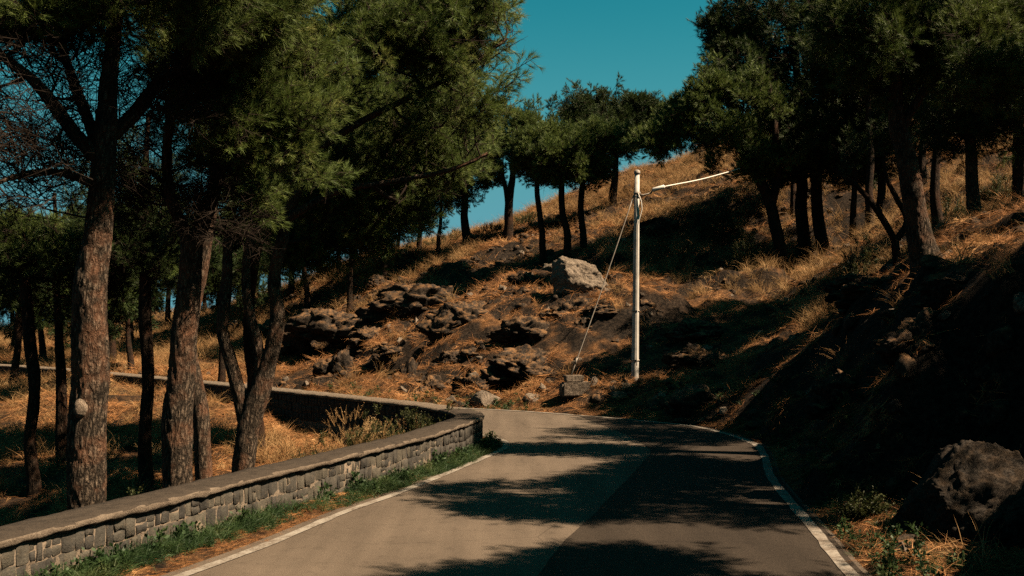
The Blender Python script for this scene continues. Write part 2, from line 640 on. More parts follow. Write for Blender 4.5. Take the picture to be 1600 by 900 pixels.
M['green'] = mat_leaf("green_grass_blades", (0.022, 0.052, 0.018), (0.055, 0.10, 0.032), (0.12, 0.14, 0.05), .3, 2.0, LEAFK=.33)
M['shrub'] = mat_leaf("shrub_leaves", (0.030, 0.045, 0.013), (0.09, 0.10, 0.028), (0.16, 0.14, 0.05), .25, 2.0)
M['lava'] = mat_rock("dark_lava_rock", (0.012, 0.010, 0.009), (0.17, 0.125, 0.092), (0.55, 0.29, 0.125), .6)
M['dark_rock'] = mat_rock("dark_boulder_rock", (0.008, 0.007, 0.006), (0.13, 0.105, 0.085), (0.22, 0.13, 0.065), .3, 2.4)
M['pale_rock'] = mat_rock("pale_boulder_rock", (0.16, 0.125, 0.095), (0.62, 0.49, 0.38), (0.26, 0.20, 0.13), .3)
M['stone'] = mat_stone()
M['mortar'] = mat_mortar("pale_mortar", (0.20, 0.15, 0.11), (0.52, 0.41, 0.31), 1.3, .03)
M['coping'] = mat_mortar("weathered_concrete_coping", (0.05, 0.040, 0.032), (0.145, 0.112, 0.086), 1.6, .02)
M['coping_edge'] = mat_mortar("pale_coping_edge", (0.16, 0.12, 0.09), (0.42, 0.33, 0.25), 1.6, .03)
M['pole'] = mat_plain("grey_white_pole_paint", (0.46, 0.43, 0.395), 0.6, 0, .3, 5, alb=.38)
M['steel'] = mat_plain("dull_steel", (0.40, 0.35, 0.30), 0.6, .1, alb=.3)
M['white_plastic'] = mat_plain("white_cable_sleeve", (0.78, 0.74, 0.68), 0.5, 0, .05, alb=.36)
M['cut_wood'] = mat_plain("cut_branch_wood", (0.42, 0.32, 0.24), 0.9, 0, .8, 18, .03)

# ------------------------------------------------------------------ terrain mesh
def axis(lo_far, lo, hi, hi_far, step, growth=1.06):
    c = list(np.arange(lo, hi, step))
    s, v = step, c[-1]
    while v < hi_far:
        s *= growth
        v += s
        c.append(v)
    s, v = step, lo
    pre = []
    while v > lo_far:
        s *= growth
        v -= s
        pre.append(v)
    return np.array(pre[::-1] + c)


gx = axis(-1800, -14, 14, 1800, 0.125, 1.035)
gy = axis(-400, 7, 46, 2500, 0.125, 1.03)
GX, GY = np.meshgrid(gx, gy, indexing='ij')
gzv, g_do, g_di, g_rav, g_rin, g_on = height(GX.ravel(), GY.ravel(), True)
V = np.stack([GX.ravel(), GY.ravel(), gzv], 1)
me = mesh_np("ground", V, grid_faces(len(gx), len(gy))[:, ::-1])
ground = link("ground", me, M['ground'])
tag(ground, kind='structure')
# steeper or ledge-like ground is bare lava
Z2 = gzv.reshape(GX.shape)
sx = np.gradient(Z2, gx, axis=0)
sy = np.gradient(Z2, gy, axis=1)
sl = np.sqrt(sx ** 2 + sy ** 2).ravel()
rockv = np.clip(sstep(0.6, .9, sl) * 0.95 + sstep(.28, .5, n2(V[:, 0], V[:, 1], .8, 4, 31.)) * .9, 0, 1)
rockv = rockv * np.where(g_rin & ~g_rav, 0.0, 1.0)
rk = me.attributes.new("rock", 'FLOAT', 'POINT')
rk.data.foreach_set("value", rockv.astype(np.float32))

# ------------------------------------------------------------------ road, patch, lines
def strip(name, A, B, z, mat, n=None, kind='structure', cuts=1):
    n = n or max(len(A), len(B))
    A, B = resample(A, n), resample(B, n)
    rows = [A + (B - A) * t for t in np.linspace(0, 1, cuts + 1)]
    P = np.stack(rows, 1).reshape(-1, 2)
    V = np.concatenate([P, np.full((len(P), 1), z)], 1)
    me = mesh_np(name, V, grid_faces(n, cuts + 1)[:, ::-1])
    if me.polygons[0].normal.z < 0:
        me.flip_normals()
    o = link(name, me, mat)
    tag(o, kind=kind)
    return o


nI, nO = normals2(INNER), normals2(OUTER)
# pair the two edges by normalised length within matched spans
def span(path, y0, y1, first=True):
    i = int(np.argmin(np.abs(path[:, 1] - y0)))
    j = int(np.argmin(np.abs(path[:, 1] - y1)))
    return path[min(i, j):max(i, j) + 1]


iA = int(np.argmin(np.hypot(INNER[:, 0] + .34, INNER[:, 1] - 17.7)))
iB = int(np.argmin(np.hypot(INNER[:, 0] + 1.7, INNER[:, 1] - 21.6)))
oA = int(np.argmin(np.hypot(OUTER[:, 0] - 4.1, OUTER[:, 1] - 17.3)))
oB = int(np.argmin(np.hypot(OUTER[:, 0] + 3.0, OUTER[:, 1] - 27.5)))
iw = np.concatenate([resample(INNER[:iA + 1], 200)[:-1], resample(INNER[iA:iB + 1], 80)[:-1], resample(INNER[iB:], 300)])
ow = np.concatenate([resample(OUTER[:oA + 1], 200)[:-1], resample(OUTER[oA:oB + 1], 80)[:-1], resample(OUTER[oB:], 300)])
rowsN = 4
P = np.stack([iw + (ow - iw) * t for t in np.linspace(-.012, 1.012, rowsN)], 1).reshape(-1, 2)
me = mesh_np("road", np.concatenate([P, np.zeros((len(P), 1))], 1), grid_faces(len(iw), rowsN))
if me.polygons[0].normal.z < 0:
    me.flip_normals()
tag(link("road", me, M['asphalt']), kind='structure')

PATCH = smooth_path([(-1.0, -14), (-.95, 0), (-.7, 5), (-.15, 8), (.216, 9.2), (.42, 10.2), (.93, 12.2), (1.34, 13.8), (1.89, 16.05),
                     (2.22, 17.56), (2.27, 18.4), (2.19, 19.6), (1.9, 21.5), (1.6, 23.2), (1.42, 24.22)], 0.12)
PATCH[:, 0] += 0.02 * n2(PATCH[:, 0], PATCH[:, 1], 1.5, 3)
oE = int(np.argmin(np.hypot(OUTER[:, 0] - 1.4, OUTER[:, 1] - 24.3)))
strip("asphalt_patch", PATCH, (OUTER - nO * 0.02)[:oE + 1], 0.004, M['asphalt_dark'], 260, cuts=4)


def edge_line(name, path, nrm, off, w, z):
    p = path + nrm * off
    j = 0.012 * n2(p[:, 0], p[:, 1], 3, 3)[:, None]
    return strip(name, p + nrm * (w / 2 + j), p - nrm * (w / 2 + j), z, M['line'], len(p) * 2)


edge_line("road_marking", INNER, nI, -0.12, 0.115, 0.008)
edge_line("road_marking", OUTER, nO, 0.10, 0.12, 0.010)

# ------------------------------------------------------------------ parapet wall
wall = empty("parapet_wall", (-2.6, 12.0, 0))
tag(wall, "low grey lava stone parapet with concrete coping curving along the road", "wall")


def wall_link(name, me, mat, smooth=True):
    o = link(name, me, mat, None, smooth)
    o.parent = wall
    o.matrix_parent_inverse = Matrix.Translation((2.6, -12.0, 0))
    return o


wn_ = normals2(WALLF)          # left of travel = away from the road on the near leg (travel +Y), so the ravine side
seg = np.linalg.norm(np.diff(WALLF, axis=0), axis=1)
ws = np.concatenate([[0], np.cumsum(seg)])
FACE_H, COP_H = 0.44, 0.072


def wall_pos(s):
    return np.array([np.interp(s, ws, WALLF[:, 0]), np.interp(s, ws, WALLF[:, 1])]), \
        np.array([np.interp(s, ws, wn_[:, 0]), np.interp(s, ws, wn_[:, 1])])


def sweep(name, prof, mat, jit=0.0, jsc=6, sub=1):
    """prof: list of (offset to ravine side, z)"""
    path, nn = WALLF[::sub], wn_[::sub]
    rows = []
    for k, (o, z) in enumerate(prof):
        jx = jit * n2(path[:, 0] + k * 3.1, path[:, 1], jsc, 3, k * 1.7)
        jz = jit * .6 * n2(path[:, 0] + k * 5.1, path[:, 1], jsc, 3, k * 2.9)
        q = path + nn * (o + jx)[:, None]
        rows.append(np.concatenate([q, (z + jz)[:, None]], 1))
    n = len(path)
    V = np.stack(rows, 1).reshape(-1, 3)
    m = mesh_np(name, V, grid_faces(n, len(prof), True))
    bm = bmesh.new()
    bm.from_mesh(m)
    bmesh.ops.recalc_face_normals(bm, faces=bm.faces)
    bm.to_mesh(m)
    bm.free()
    return wall_link(name, m, mat)


core = sweep("mortar_core", [(0.016, -1.9), (0.014, .12), (0.016, .26), (0.016, FACE_H), (WT - .03, FACE_H), (WT - .03, .2), (WT - .03, -1.9)], M['mortar'], 0.012, 9, 1)
cop = sweep("coping", [(-0.028, FACE_H + .012), (-0.040, FACE_H + .03), (-0.042, FACE_H + COP_H - .012), (-0.032, FACE_H + COP_H), (.10, FACE_H + COP_H + .006), (.3, FACE_H + COP_H + .006),
                       (WT + .01, FACE_H + COP_H - .004), (WT + .035, FACE_H + COP_H - .03), (WT + .03, FACE_H + .008), (.2, FACE_H - .004)], M['coping'], 0.017, 7, 1)


def stone_geo(s0, s1, z0, z1, side, proud, r):
    """irregular dressed stone on the face; corners jittered, front ring smaller than the back ring"""
    g = 0.006
    w, h = s1 - s0, z1 - z0
    j = lambda a: r.uniform(-a, a)
    out = [(s0 + g + j(.011), z0 + g + j(.011)), (s0 + w * r.uniform(.35, .65), z0 + g + j(.012)), (s1 - g + j(.011), z0 + g + j(.012)),
           (s1 - g + j(.011), z0 + h * r.uniform(.4, .6)), (s1 - g + j(.011), z1 - g + j(.012)), (s0 + w * r.uniform(.35, .65), z1 - g + j(.012)),
           (s0 + g + j(.011), z1 - g + j(.012)), (s0 + g + j(.011), z0 + h * r.uniform(.4, .6))]
    cs, cz = (s0 + s1) / 2, (z0 + z1) / 2
    V = []
    for ring, (sc, pr) in enumerate(((1.0, -0.02), (0.99, proud * .8), (0.955, proud))):
        for (s, z) in out:
            ss, zz = cs + (s - cs) * sc, cz + (z - cz) * sc
            p, n = wall_pos(ss)
            o = (0.016 - pr) if side == 0 else (WT - 0.03 + pr)
            if ring == 2:
                o += j(.003)
            q = p + n * o
            V.append((q[0], q[1], zz))
    p, n = wall_pos(cs)
    q = p + n * ((0.016 - proud - .001) if side == 0 else (WT - .03 + proud))
    V.append((q[0], q[1], cz))
    Fc4 = []
    for k in range(2):
        for i in range(8):
            a, b = k * 8 + i, k * 8 + (i + 1) % 8
            Fc4.append((a, b, b + 8, a + 8) if side == 0 else (a, a + 8, b + 8, b))
    F3 = [(16 + i, 16 + (i + 1) % 8, 24) if side == 0 else (16 + (i + 1) % 8, 16 + i, 24) for i in range(8)]
    return V, Fc4, F3


def lay_stones(sa, sb, side, r):
    res = []
    rows = [(-.07, .095), (.095, .268), (.268, .44)]
    for ri, (za, zb) in enumerate(rows):
        s = sa + r.uniform(0, .08)
        while s < sb:
            w = r.choice([.07, .09, .11, .13, .155]) * r.uniform(.9, 1.12)
            wave = lambda x: 0.030 * math.sin(x * 2.3 + ri) + 0.014 * math.sin(x * 6.1 + ri * 2)
            m = s + w / 2
            z0 = za + (wave(m) if ri else -.03)
            z1 = zb + (0.030 * math.sin(m * 2.3 + ri + 1) + 0.014 * math.sin(m * 6.1 + (ri + 1) * 2) if ri < 2 else -.002)
            if r.random() < .26 and z1 - z0 > .12:
                k = r.uniform(.4, .6)
                res.append((s, s + w, z0, z0 + (z1 - z0) * k, side))
                res.append((s, s + w, z0 + (z1 - z0) * k, z1, side))
            else:
                res.append((s, s + w, z0, z1, side))
            s += w
    return res


rw = random.Random(11)
s_vis0 = ws[int(np.argmin(np.hypot(WALLF[:, 0] + 4.0, WALLF[:, 1] - 7.8)))]
s_end = ws[int(np.argmin(np.hypot(WALLF[:, 0] + .52, WALLF[:, 1] - 18.6)))] + .3
near = lay_stones(s_vis0, s_end, 0, rw)
near.sort(key=lambda q: q[0])
indiv, rest = near[:300], near[300:]
for q in indiv:
    V, F4, F3 = stone_geo(*q, rw.uniform(.003, .017), rw)
    wall_link("stone", mesh_np("stone", V, [F4, F3]), M['stone'], False)
rest += lay_stones(s_vis0 - 4.5, s_vis0, 0, rw) + lay_stones(s_end, s_end + 4, 0, rw) + lay_stones(s_end + .5, s_end + 26, 1, rw) + lay_stones(s_vis0 - 3, s_end + .5, 1, rw)
Vs, Q, T = [], [], []
for q in rest:
    V, F4, F3 = stone_geo(*q, rw.uniform(.012, .035), rw)
    b = len(Vs)
    Vs += V
    Q += [[i + b for i in f] for f in F4]
    T += [[i + b for i in f] for f in F3]
tag(wall_link("stone_facing", mesh_np("stone_facing", Vs, [Q, T]), M['stone'], False), kind='stuff')

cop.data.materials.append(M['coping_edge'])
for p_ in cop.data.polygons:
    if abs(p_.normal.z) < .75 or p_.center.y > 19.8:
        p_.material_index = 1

# ------------------------------------------------------------------ scatter group
def scatter_group(name, sources):
    ng = bpy.data.node_groups.new(name, 'GeometryNodeTree')
    ng.interface.new_socket("Geometry", in_out='INPUT', socket_type='NodeSocketGeometry')
    ng.interface.new_socket("Geometry", in_out='OUTPUT', socket_type='NodeSocketGeometry')
    N, L = ng.nodes, ng.links
    gi, go = N.new('NodeGroupInput'), N.new('NodeGroupOutput')
    jn = N.new('GeometryNodeJoinGeometry')
    for s in sources[::-1]:
        oi = N.new('GeometryNodeObjectInfo')
        oi.inputs[0].default_value = s
        oi.transform_space = 'ORIGINAL'
        g2 = N.new('GeometryNodeGeometryToInstance')
        L.new(oi.outputs['Geometry'], g2.inputs[0])
        L.new(g2.outputs[0], jn.inputs[0])
    ip = N.new('GeometryNodeInstanceOnPoints')
    ip.inputs['Pick Instance'].default_value = True
    L.new(gi.outputs[0], ip.inputs['Points'])
    L.new(jn.outputs[0], ip.inputs['Instance'])

    def na(nm, dt):
        a = N.new('GeometryNodeInputNamedAttribute')
        a.data_type = dt
        a.inputs[0].default_value = nm
        return a.outputs[0]
    L.new(na('pick', 'INT'), ip.inputs['Instance Index'])
    e2r = N.new('FunctionNodeEulerToRotation')
    L.new(na('rot', 'FLOAT_VECTOR'), e2r.inputs[0])
    L.new(e2r.outputs[0], ip.inputs['Rotation'])
    L.new(na('scl', 'FLOAT'), ip.inputs['Scale'])
    L.new(ip.outputs[0], go.inputs[0])
    return ng


def scatter_obj(name, ng, pts, rot, scl, pick, parent=None):
    me = bpy.data.meshes.new(name)
    n = len(pts)
    me.vertices.add(n)
    me.vertices.foreach_set("co", np.asarray(pts, np.float32).ravel())
    a = me.attributes.new('rot', 'FLOAT_VECTOR', 'POINT')
    a.data.foreach_set('vector', np.asarray(rot, np.float32).ravel())
    a = me.attributes.new('scl', 'FLOAT', 'POINT')
    a.data.foreach_set('value', np.asarray(scl, np.float32).ravel())
    a = me.attributes.new('pick', 'INT', 'POINT')
    a.data.foreach_set('value', np.asarray(pick, np.int32).ravel())
    o = bpy.data.objects.new(name, me)
    COL.objects.link(o)
    if parent is not None:
        o.parent = parent
    md = o.modifiers.new("scatter", 'NODES')
    md.node_group = ng
    return o


def source(name, V, T, mats, midx=None):
    me = mesh_np(name, V, T)
    for m in mats:
        me.materials.append(m)
    if midx is not None:
        me.polygons.foreach_set("material_index", np.asarray(midx, np.int32))
    return bpy.data.objects.new(name, me)      # never linked: only read by the scatter groups


def unit(v):
    v = np.asarray(v, float)
    return v / (np.linalg.norm(v) + 1e-9)


def perp(d):
    a = np.cross(d, [0, 0, 1.0])
    if np.linalg.norm(a) < .05:
        a = np.cross(d, [1.0, 0, 0])
    a = unit(a)
    return a, np.cross(d, a)


# --- needle sprays
def tube_tris(p, q, r0, r1, V, T, k=3):
    d = unit(q - p)
    a, b = perp(d)
    base = len(V)
    for (c, r) in ((p, r0), (q, r1)):
        for i in range(k):
            t = 2 * math.pi * i / k
            V.append(c + (a * math.cos(t) + b * math.sin(t)) * r)
    for i in range(k):
        j = (i + 1) % k
        T.append((base + i, base + j, base + k + j))
        T.append((base + i, base + k + j, base + k + i))


def make_spray(seed, needle_mat, L=0.42, tufts=7, per=34, nl=.12, nw=.0045, bare=False, spread=(.35, 1.15)):
    r = np.random.default_rng(seed)
    V, T, mi = [], [], []
    main_end = np.array([r.uniform(-.05, .05), r.uniform(-.05, .05), L])
    tips = [(main_end * .8, main_end)]
    tube_tris(np.zeros(3), main_end, .006, .003, V, T)
    for i in range(tufts - 1):
        t = r.uniform(.15, .85)
        p = main_end * t
        az = r.uniform(0, 2 * math.pi)
        d = unit([math.cos(az) * .8, math.sin(az) * .8, r.uniform(.4, .9)])
        ln = r.uniform(.10, .24) * (L / .42)
        q = p + d * ln
        tube_tris(p, q, .004, .002, V, T)
        if bare:
            for _ in range(3):
                tt = r.uniform(.3, 1)
                d2 = unit(d + r.normal(0, .6, 3))
                tube_tris(p + (q - p) * tt, p + (q - p) * tt + d2 * r.uniform(.06, .2), .0018, .0008, V, T)
        tips.append((p + (q - p) * .35, q))
    mi += [0] * len(T)
    if not bare:
        for (p, q) in tips:
            d = unit(q - p)
            a, b = perp(d)
            ln = np.linalg.norm(q - p)
            for j in range(per):
                t = r.uniform(0, 1)
                c = p + (q - p) * (t ** .7)
                az = r.uniform(0, 2 * math.pi)
                tilt = r.uniform(*spread) * (1.1 - .6 * t)
                nd = unit(d * math.cos(tilt) + (a * math.cos(az) + b * math.sin(az)) * math.sin(tilt) + np.array([0, 0, .08]))
                s = unit(np.cross(nd, r.normal(0, 1, 3)))
                l = nl * r.uniform(.75, 1.2)
                bse = len(V)
                V += [c - s * nw / 2, c + s * nw / 2, c + nd * l]
                T.append((bse, bse + 1, bse + 2))
                mi.append(1)
    return source("needle_spray", V, T, [M['twig'], needle_mat], mi)


SPR = {}
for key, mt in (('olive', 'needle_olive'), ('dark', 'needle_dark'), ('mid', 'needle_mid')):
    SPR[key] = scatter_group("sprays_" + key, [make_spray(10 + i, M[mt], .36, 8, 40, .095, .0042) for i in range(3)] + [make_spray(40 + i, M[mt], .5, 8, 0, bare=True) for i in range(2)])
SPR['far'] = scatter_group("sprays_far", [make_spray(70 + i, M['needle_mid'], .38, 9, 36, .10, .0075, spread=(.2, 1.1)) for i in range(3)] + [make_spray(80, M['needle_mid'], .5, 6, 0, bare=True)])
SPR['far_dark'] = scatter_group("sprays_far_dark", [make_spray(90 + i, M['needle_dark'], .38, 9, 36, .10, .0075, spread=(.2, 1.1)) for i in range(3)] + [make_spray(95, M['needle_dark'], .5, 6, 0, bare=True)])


# ------------------------------------------------------------------ trees
def tube_mesh(name, pts, rad, seg, rough=0.0, rsc=9.0, flare=0.0, seed=0):
    """one swept tube with real bark relief; pts n x 3"""
    pts = np.asarray(pts, float)
    n = len(pts)
    tan = np.gradient(pts, axis=0)
    tan /= np.linalg.norm(tan, axis=1)[:, None]
    a = np.cross(tan, [0.31, .95, 0])
    a /= np.linalg.norm(a, axis=1)[:, None]
    b = np.cross(tan, a)
    th = np.linspace(0, 2 * math.pi, seg, endpoint=False)
    C, S = np.cos(th), np.sin(th)
    dirs = a[:, None, :] * C[None, :, None] + b[:, None, :] * S[None, :, None]
    rr = np.asarray(rad)[:, None] * np.ones((1, seg))
    if rough > 0:
        s = np.concatenate([[0], np.cumsum(np.linalg.norm(np.diff(pts, axis=0), axis=1))])
        P = np.stack([C[None, :] * rr * rsc + seed, S[None, :] * rr * rsc, np.repeat(s[:, None], seg, 1) * rsc * .3], 2).reshape(-1, 3)
        big = fbm(P * .22 + 3.3, 2).reshape(n, seg)
        rid = 1 - np.abs(vnoise(P * 1.0)).reshape(n, seg) * 2
        rid2 = 1 - np.abs(vnoise(P * 2.3 + 8)).reshape(n, seg) * 2
        rr = rr + rough * (-.55 * np.clip(rid, 0, 1) ** 3 - .3 * np.clip(rid2, 0, 1) ** 3 + .35) + .10 * rr * big
    V = (pts[:, None, :] + dirs * rr[:, :, None]).reshape(-1, 3)
    return V, grid_faces(n, seg, True)


def join_parts(parts):
    V, Fq, off = [], [], 0
    for v, f in parts:
        V.append(np.asarray(v))
        Fq.append(np.asarray(f) + off)
        off += len(v)
    return np.concatenate(V), np.concatenate(Fq)


def limb_tubes(nodes, parent, rad, k=5):
    """every node joined to its parent by one tapered prism"""
    P = nodes
    idx = np.where(parent >= 0)[0]
    p, q = P[parent[idx]], P[idx]
    d = q - p
    L = np.linalg.norm(d, axis=1) + 1e-9
    d = d / L[:, None]
    up = np.tile([0, 0, 1.0], (len(idx), 1))
    up[np.abs(d[:, 2]) > .95] = (1, 0, 0)
    a = np.cross(d, up)
    a /= np.linalg.norm(a, axis=1)[:, None]
    b = np.cross(d, a)
    th = np.linspace(0, 2 * math.pi, k, endpoint=False)
    r0 = np.minimum(rad[parent[idx]], rad[idx] * 1.35)
    r1 = rad[idx]
    ring = a[:, None, :] * np.cos(th)[None, :, None] + b[:, None, :] * np.sin(th)[None, :, None]
    p2 = p - d * (r0 * .3)[:, None]
    V0 = p2[:, None, :] + ring * r0[:, None, None]
    V1 = q[:, None, :] + ring * r1[:, None, None]
    V = np.concatenate([V0, V1], 1).reshape(-1, 3)
    base = (np.arange(len(idx)) * 2 * k)[:, None]
    i = np.arange(k)
    j = (i + 1) % k
    Fq = np.stack([base + i, base + j, base + k + j, base + k + i], 2).reshape(-1, 4)
    return V, Fq


GREEN_PROTO = {}


def build_tree(name, label, stems, blobs, needles='mid', bark='bark_far', cat='tree', group=None, seg=16, rough=.006,
               density=1.0, attach=0.55, seed=1, bare_blobs=(), spray_scale=1.0, ring=.12, tuft_n=3, sag=0.0, extra=None, limb_parts=0):
    """stems: lists of world points (x, y, z, r); blobs: (centre Vector, rx, ry, rz, weight) in metres"""
    r = np.random.default_rng(seed)
    root_pt = np.array(stems[0][0][:3], float)
    root = empty(name, root_pt)
    tag(root, label, cat, group)
    parts = []
    nodes, par, isstem, srad = [], [], [], []
    for si, st in enumerate(stems):
        st = np.array(st, float)
        path = smooth_path(st, ring if rough > 0 else ring * 2)
        pts, rad = path[:, :3] - root_pt, path[:, 3]
        wob = fbm(np.stack([pts[:, 2] * .9 + seed * 3.1 + si, pts[:, 2] * 0, pts[:, 2] * 0], 1), 2)
        k = sstep(0, .8, np.arange(len(pts)) * ring)
        pts = pts + np.stack([wob * .05 * k, wob[::-1] * .04 * k, 0 * wob], 1)
        if si == 0:
            hgt = pts[:, 2]
            rad = rad * (1 + .45 * np.exp(-np.maximum(hgt, 0) / .28))
        parts.append(tube_mesh(name, pts, rad, seg, rough, 22.0 if rough > .008 else 14., seed=seed))
        # attachment nodes
        step = max(1, int(.3 / ring))
        idx = list(range(0, len(pts), step))
        prev = -1
        if si > 0:
            arr = np.array(nodes)
            prev = int(np.argmin(((arr - pts[0]) ** 2).sum(1)))
        for i in idx:
            nodes.append(pts[i])
            par.append(prev)
            prev = len(nodes) - 1
            isstem.append(True)
            srad.append(rad[i])
    V, Fq = join_parts(parts)
    m = mesh_np("trunk", V, Fq)
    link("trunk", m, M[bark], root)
    # targets
    tg, bare = [], []
    for bi, bl in enumerate(list(blobs) + list(bare_blobs)):
        c, rx, ry, rz, n = bl
        n = int(n * density)
        d = r.normal(0, 1, (n, 3))
        d /= np.linalg.norm(d, axis=1)[:, None]
        lob = 1 + .38 * fbm(d * 1.9 + bi * 7.7 + seed, 2)
        rad = r.uniform(.30, 1.0, n) ** .6 * lob
        p = np.array(c) - root_pt + d * rad[:, None] * np.array([rx, ry, rz])
        tg.append(p)
        bare += [bi >= len(blobs)] * n
    tg = np.concatenate(tg)
    bare = np.array(bare)
    gap = fbm((tg + root_pt) * 1.15 + seed * .7, 2)
    keep = (gap > -.12) | bare
    tg, bare = tg[keep], bare[keep]
    arr0 = np.array(nodes)
    ztop = arr0[:, 2].max()
    cap = sum(len(x) for x in (nodes,)) + len(tg) * 14
    NP = np.zeros((cap, 3))
    ND = np.zeros(cap)
    NP[:len(nodes)] = arr0
    zmin = attach * ztop
    ND[:len(nodes)] = np.where(arr0[:, 2] < zmin, 1e3, 0.0)
    cnt = len(nodes)
    par = par + [0] * (cap - cnt)
    dmin = np.array([np.sqrt(((arr0 - p) ** 2).sum(1)).min() for p in tg])
    order = np.argsort(dmin + r.uniform(0, .5, len(tg)))
    tips, tdir, tbare = [], [], []
    for ti in order:
        p = tg[ti]
        q = NP[:cnt]
        dv = p - q
        dist = np.sqrt((dv ** 2).sum(1))
        cost = dist + .32 * ND[:cnt] + np.maximum(0, -dv[:, 2]) * .9
        i = int(np.argmin(cost))
        a = q[i]
        L = dist[i]
        k = int(max(2, min(9, round(L / .32))))
        mid = (a + p) / 2 + np.array([0, 0, -.10 * L + sag * L]) + r.normal(0, .07 * L, 3)
        prev = i
        last = a
        for s in range(1, k + 1):
            t = s / k
            c = (1 - t) ** 2 * a + 2 * t * (1 - t) * mid + t * t * p
            if s < k:
                c = c + r.normal(0, .018 * L / k * 3, 3)
            NP[cnt] = c
            ND[cnt] = ND[prev] + L / k if ND[prev] < 500 else L / k
            par[cnt] = prev
            prev = cnt
            last2, last = last, c
            cnt += 1
        tips.append(p)
        tdir.append(unit(unit(last - last2) + .5 * unit(p - np.array([arr0[:, 0].mean(), arr0[:, 1].mean(), p[2] - .6]))))
        tbare.append(bare[ti])
    NPc = NP[:cnt]
    parA = np.array(par[:cnt])
    acc = np.zeros(cnt)
    nst = len(arr0)
    leaf = np.ones(cnt, bool)
    leaf[parA[nst:]] = False
    e = 2.35
    acc[leaf] = .0065 ** e
    for i in range(cnt - 1, nst - 1, -1):
        acc[parA[i]] += acc[i] if parA[i] >= nst else 0
    rad = np.maximum(acc, .0065 ** e) ** (1 / e)
    rad[:nst] = np.minimum(np.array(srad) * .6, .10)
    rad = np.minimum(rad, .085)
    par2 = parA.copy()
    par2[:nst] = -1
    top = np.full(cnt, -1)
    for i in range(nst, cnt):
        top[i] = i if parA[i] < nst else top[parA[i]]
    big = []
    if limb_parts:
        ids, num = np.unique(top[nst:], return_counts=True)
        big = [i for i in ids[np.argsort(-num)] if (top == i).sum() > 12][:limb_parts]
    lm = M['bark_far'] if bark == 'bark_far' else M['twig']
    for i in big:
        sel = par2.copy()
        sel[top != i] = -1
        o = link("limb", mesh_np("limb", *limb_tubes(NPc, sel, rad)), lm, root)
    sel = par2.copy()
    sel[np.isin(top, big)] = -1
    if (sel >= 0).any():
        tag(link("branches", mesh_np("branches", *limb_tubes(NPc, sel, rad)), lm, root), kind='stuff')
    # needle sprays on the tips and along the outer twigs
    tips, tdir, tbare = np.array(tips), np.array(tdir), np.array(tbare)
    pts, rot, scl, pick = [], [], [], []
    for p, d, bb in zip(tips, tdir, tbare):
        for c in range(tuft_n):
            dd = unit(d + r.normal(0, .55, 3) + np.array([0, 0, .25]))
            off = r.normal(0, .10 * spray_scale, 3) if c else np.zeros(3)
            pts.append(p + off - dd * .15)
            e_ = Vector(dd).to_track_quat('Z', 'Y').to_euler()
            rot.append((e_.x, e_.y, e_.z))
            scl.append(r.uniform(.75, 1.25) * spray_scale)
            nb = 3
            if bb or r.random() < .05:
                pick.append(3)
            else:
                pick.append(int(r.integers(0, nb)))
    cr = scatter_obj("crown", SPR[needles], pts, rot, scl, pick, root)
    tag(cr, kind='stuff')
    if extra:
        extra(root, root_pt)
    return root


def B(px, py, Y, rx, ry, n, rz=None):
    """crown blob from photo measurements: centre, half-width and half-height in photo pixels at distance Y"""
    c = at(px, py, Y)
    k = Y / F
    return (c, rx * k, (rz if rz is not None else (rx + ry) / 2 * k), ry * k, n)


def S(pts, Y):
    """stem from (px, py, half-width px[, Y])"""
    out = []
    for p in pts:
        yy = p[3] if len(p) > 3 else Y
        c = at(p[0], p[1], yy)
        out.append((c.x, c.y, c.z, p[2] * yy / F))
    return out


def ground_stem(pts, Y, down=.35):
    """first point lowered so the foot is on the ground"""
    s = S(pts, Y)
    x, y, z, r = s[0]
    g = gz(x, y)
    s[0] = (x, y, g - .15, r)
    return s


# ---- near left group
def knob(root, rp):
    parts = []
    for k, (r_, z_) in enumerate(((.085, 0), (.05, .0))):
        pass
    V, Fc = tube_mesh("knob", np.array([[-.02, .06, 0], [.0, -.02, .0], [.012, -.075, 0], [.014, -.085, 0], [.013, -.078, 0]]), [.115, .10, .075, .052, .002], 26, .010, 16, seed=4)
    V[:, 2] *= 1.0
    V[:, 0] *= .66
    V += (vnoise(V * 40) * .006)[:, None]
    o = link("cut_branch_stub", mesh_np("cut_branch_stub", V, Fc), M['cut_wood'], root)
    p = at(127, 636, 11.5)
    o.location = Vector(p) - Vector(rp) + Vector((.06, -.14, 0))
    o['label'] = 'pale sawn branch stub on the trunk'


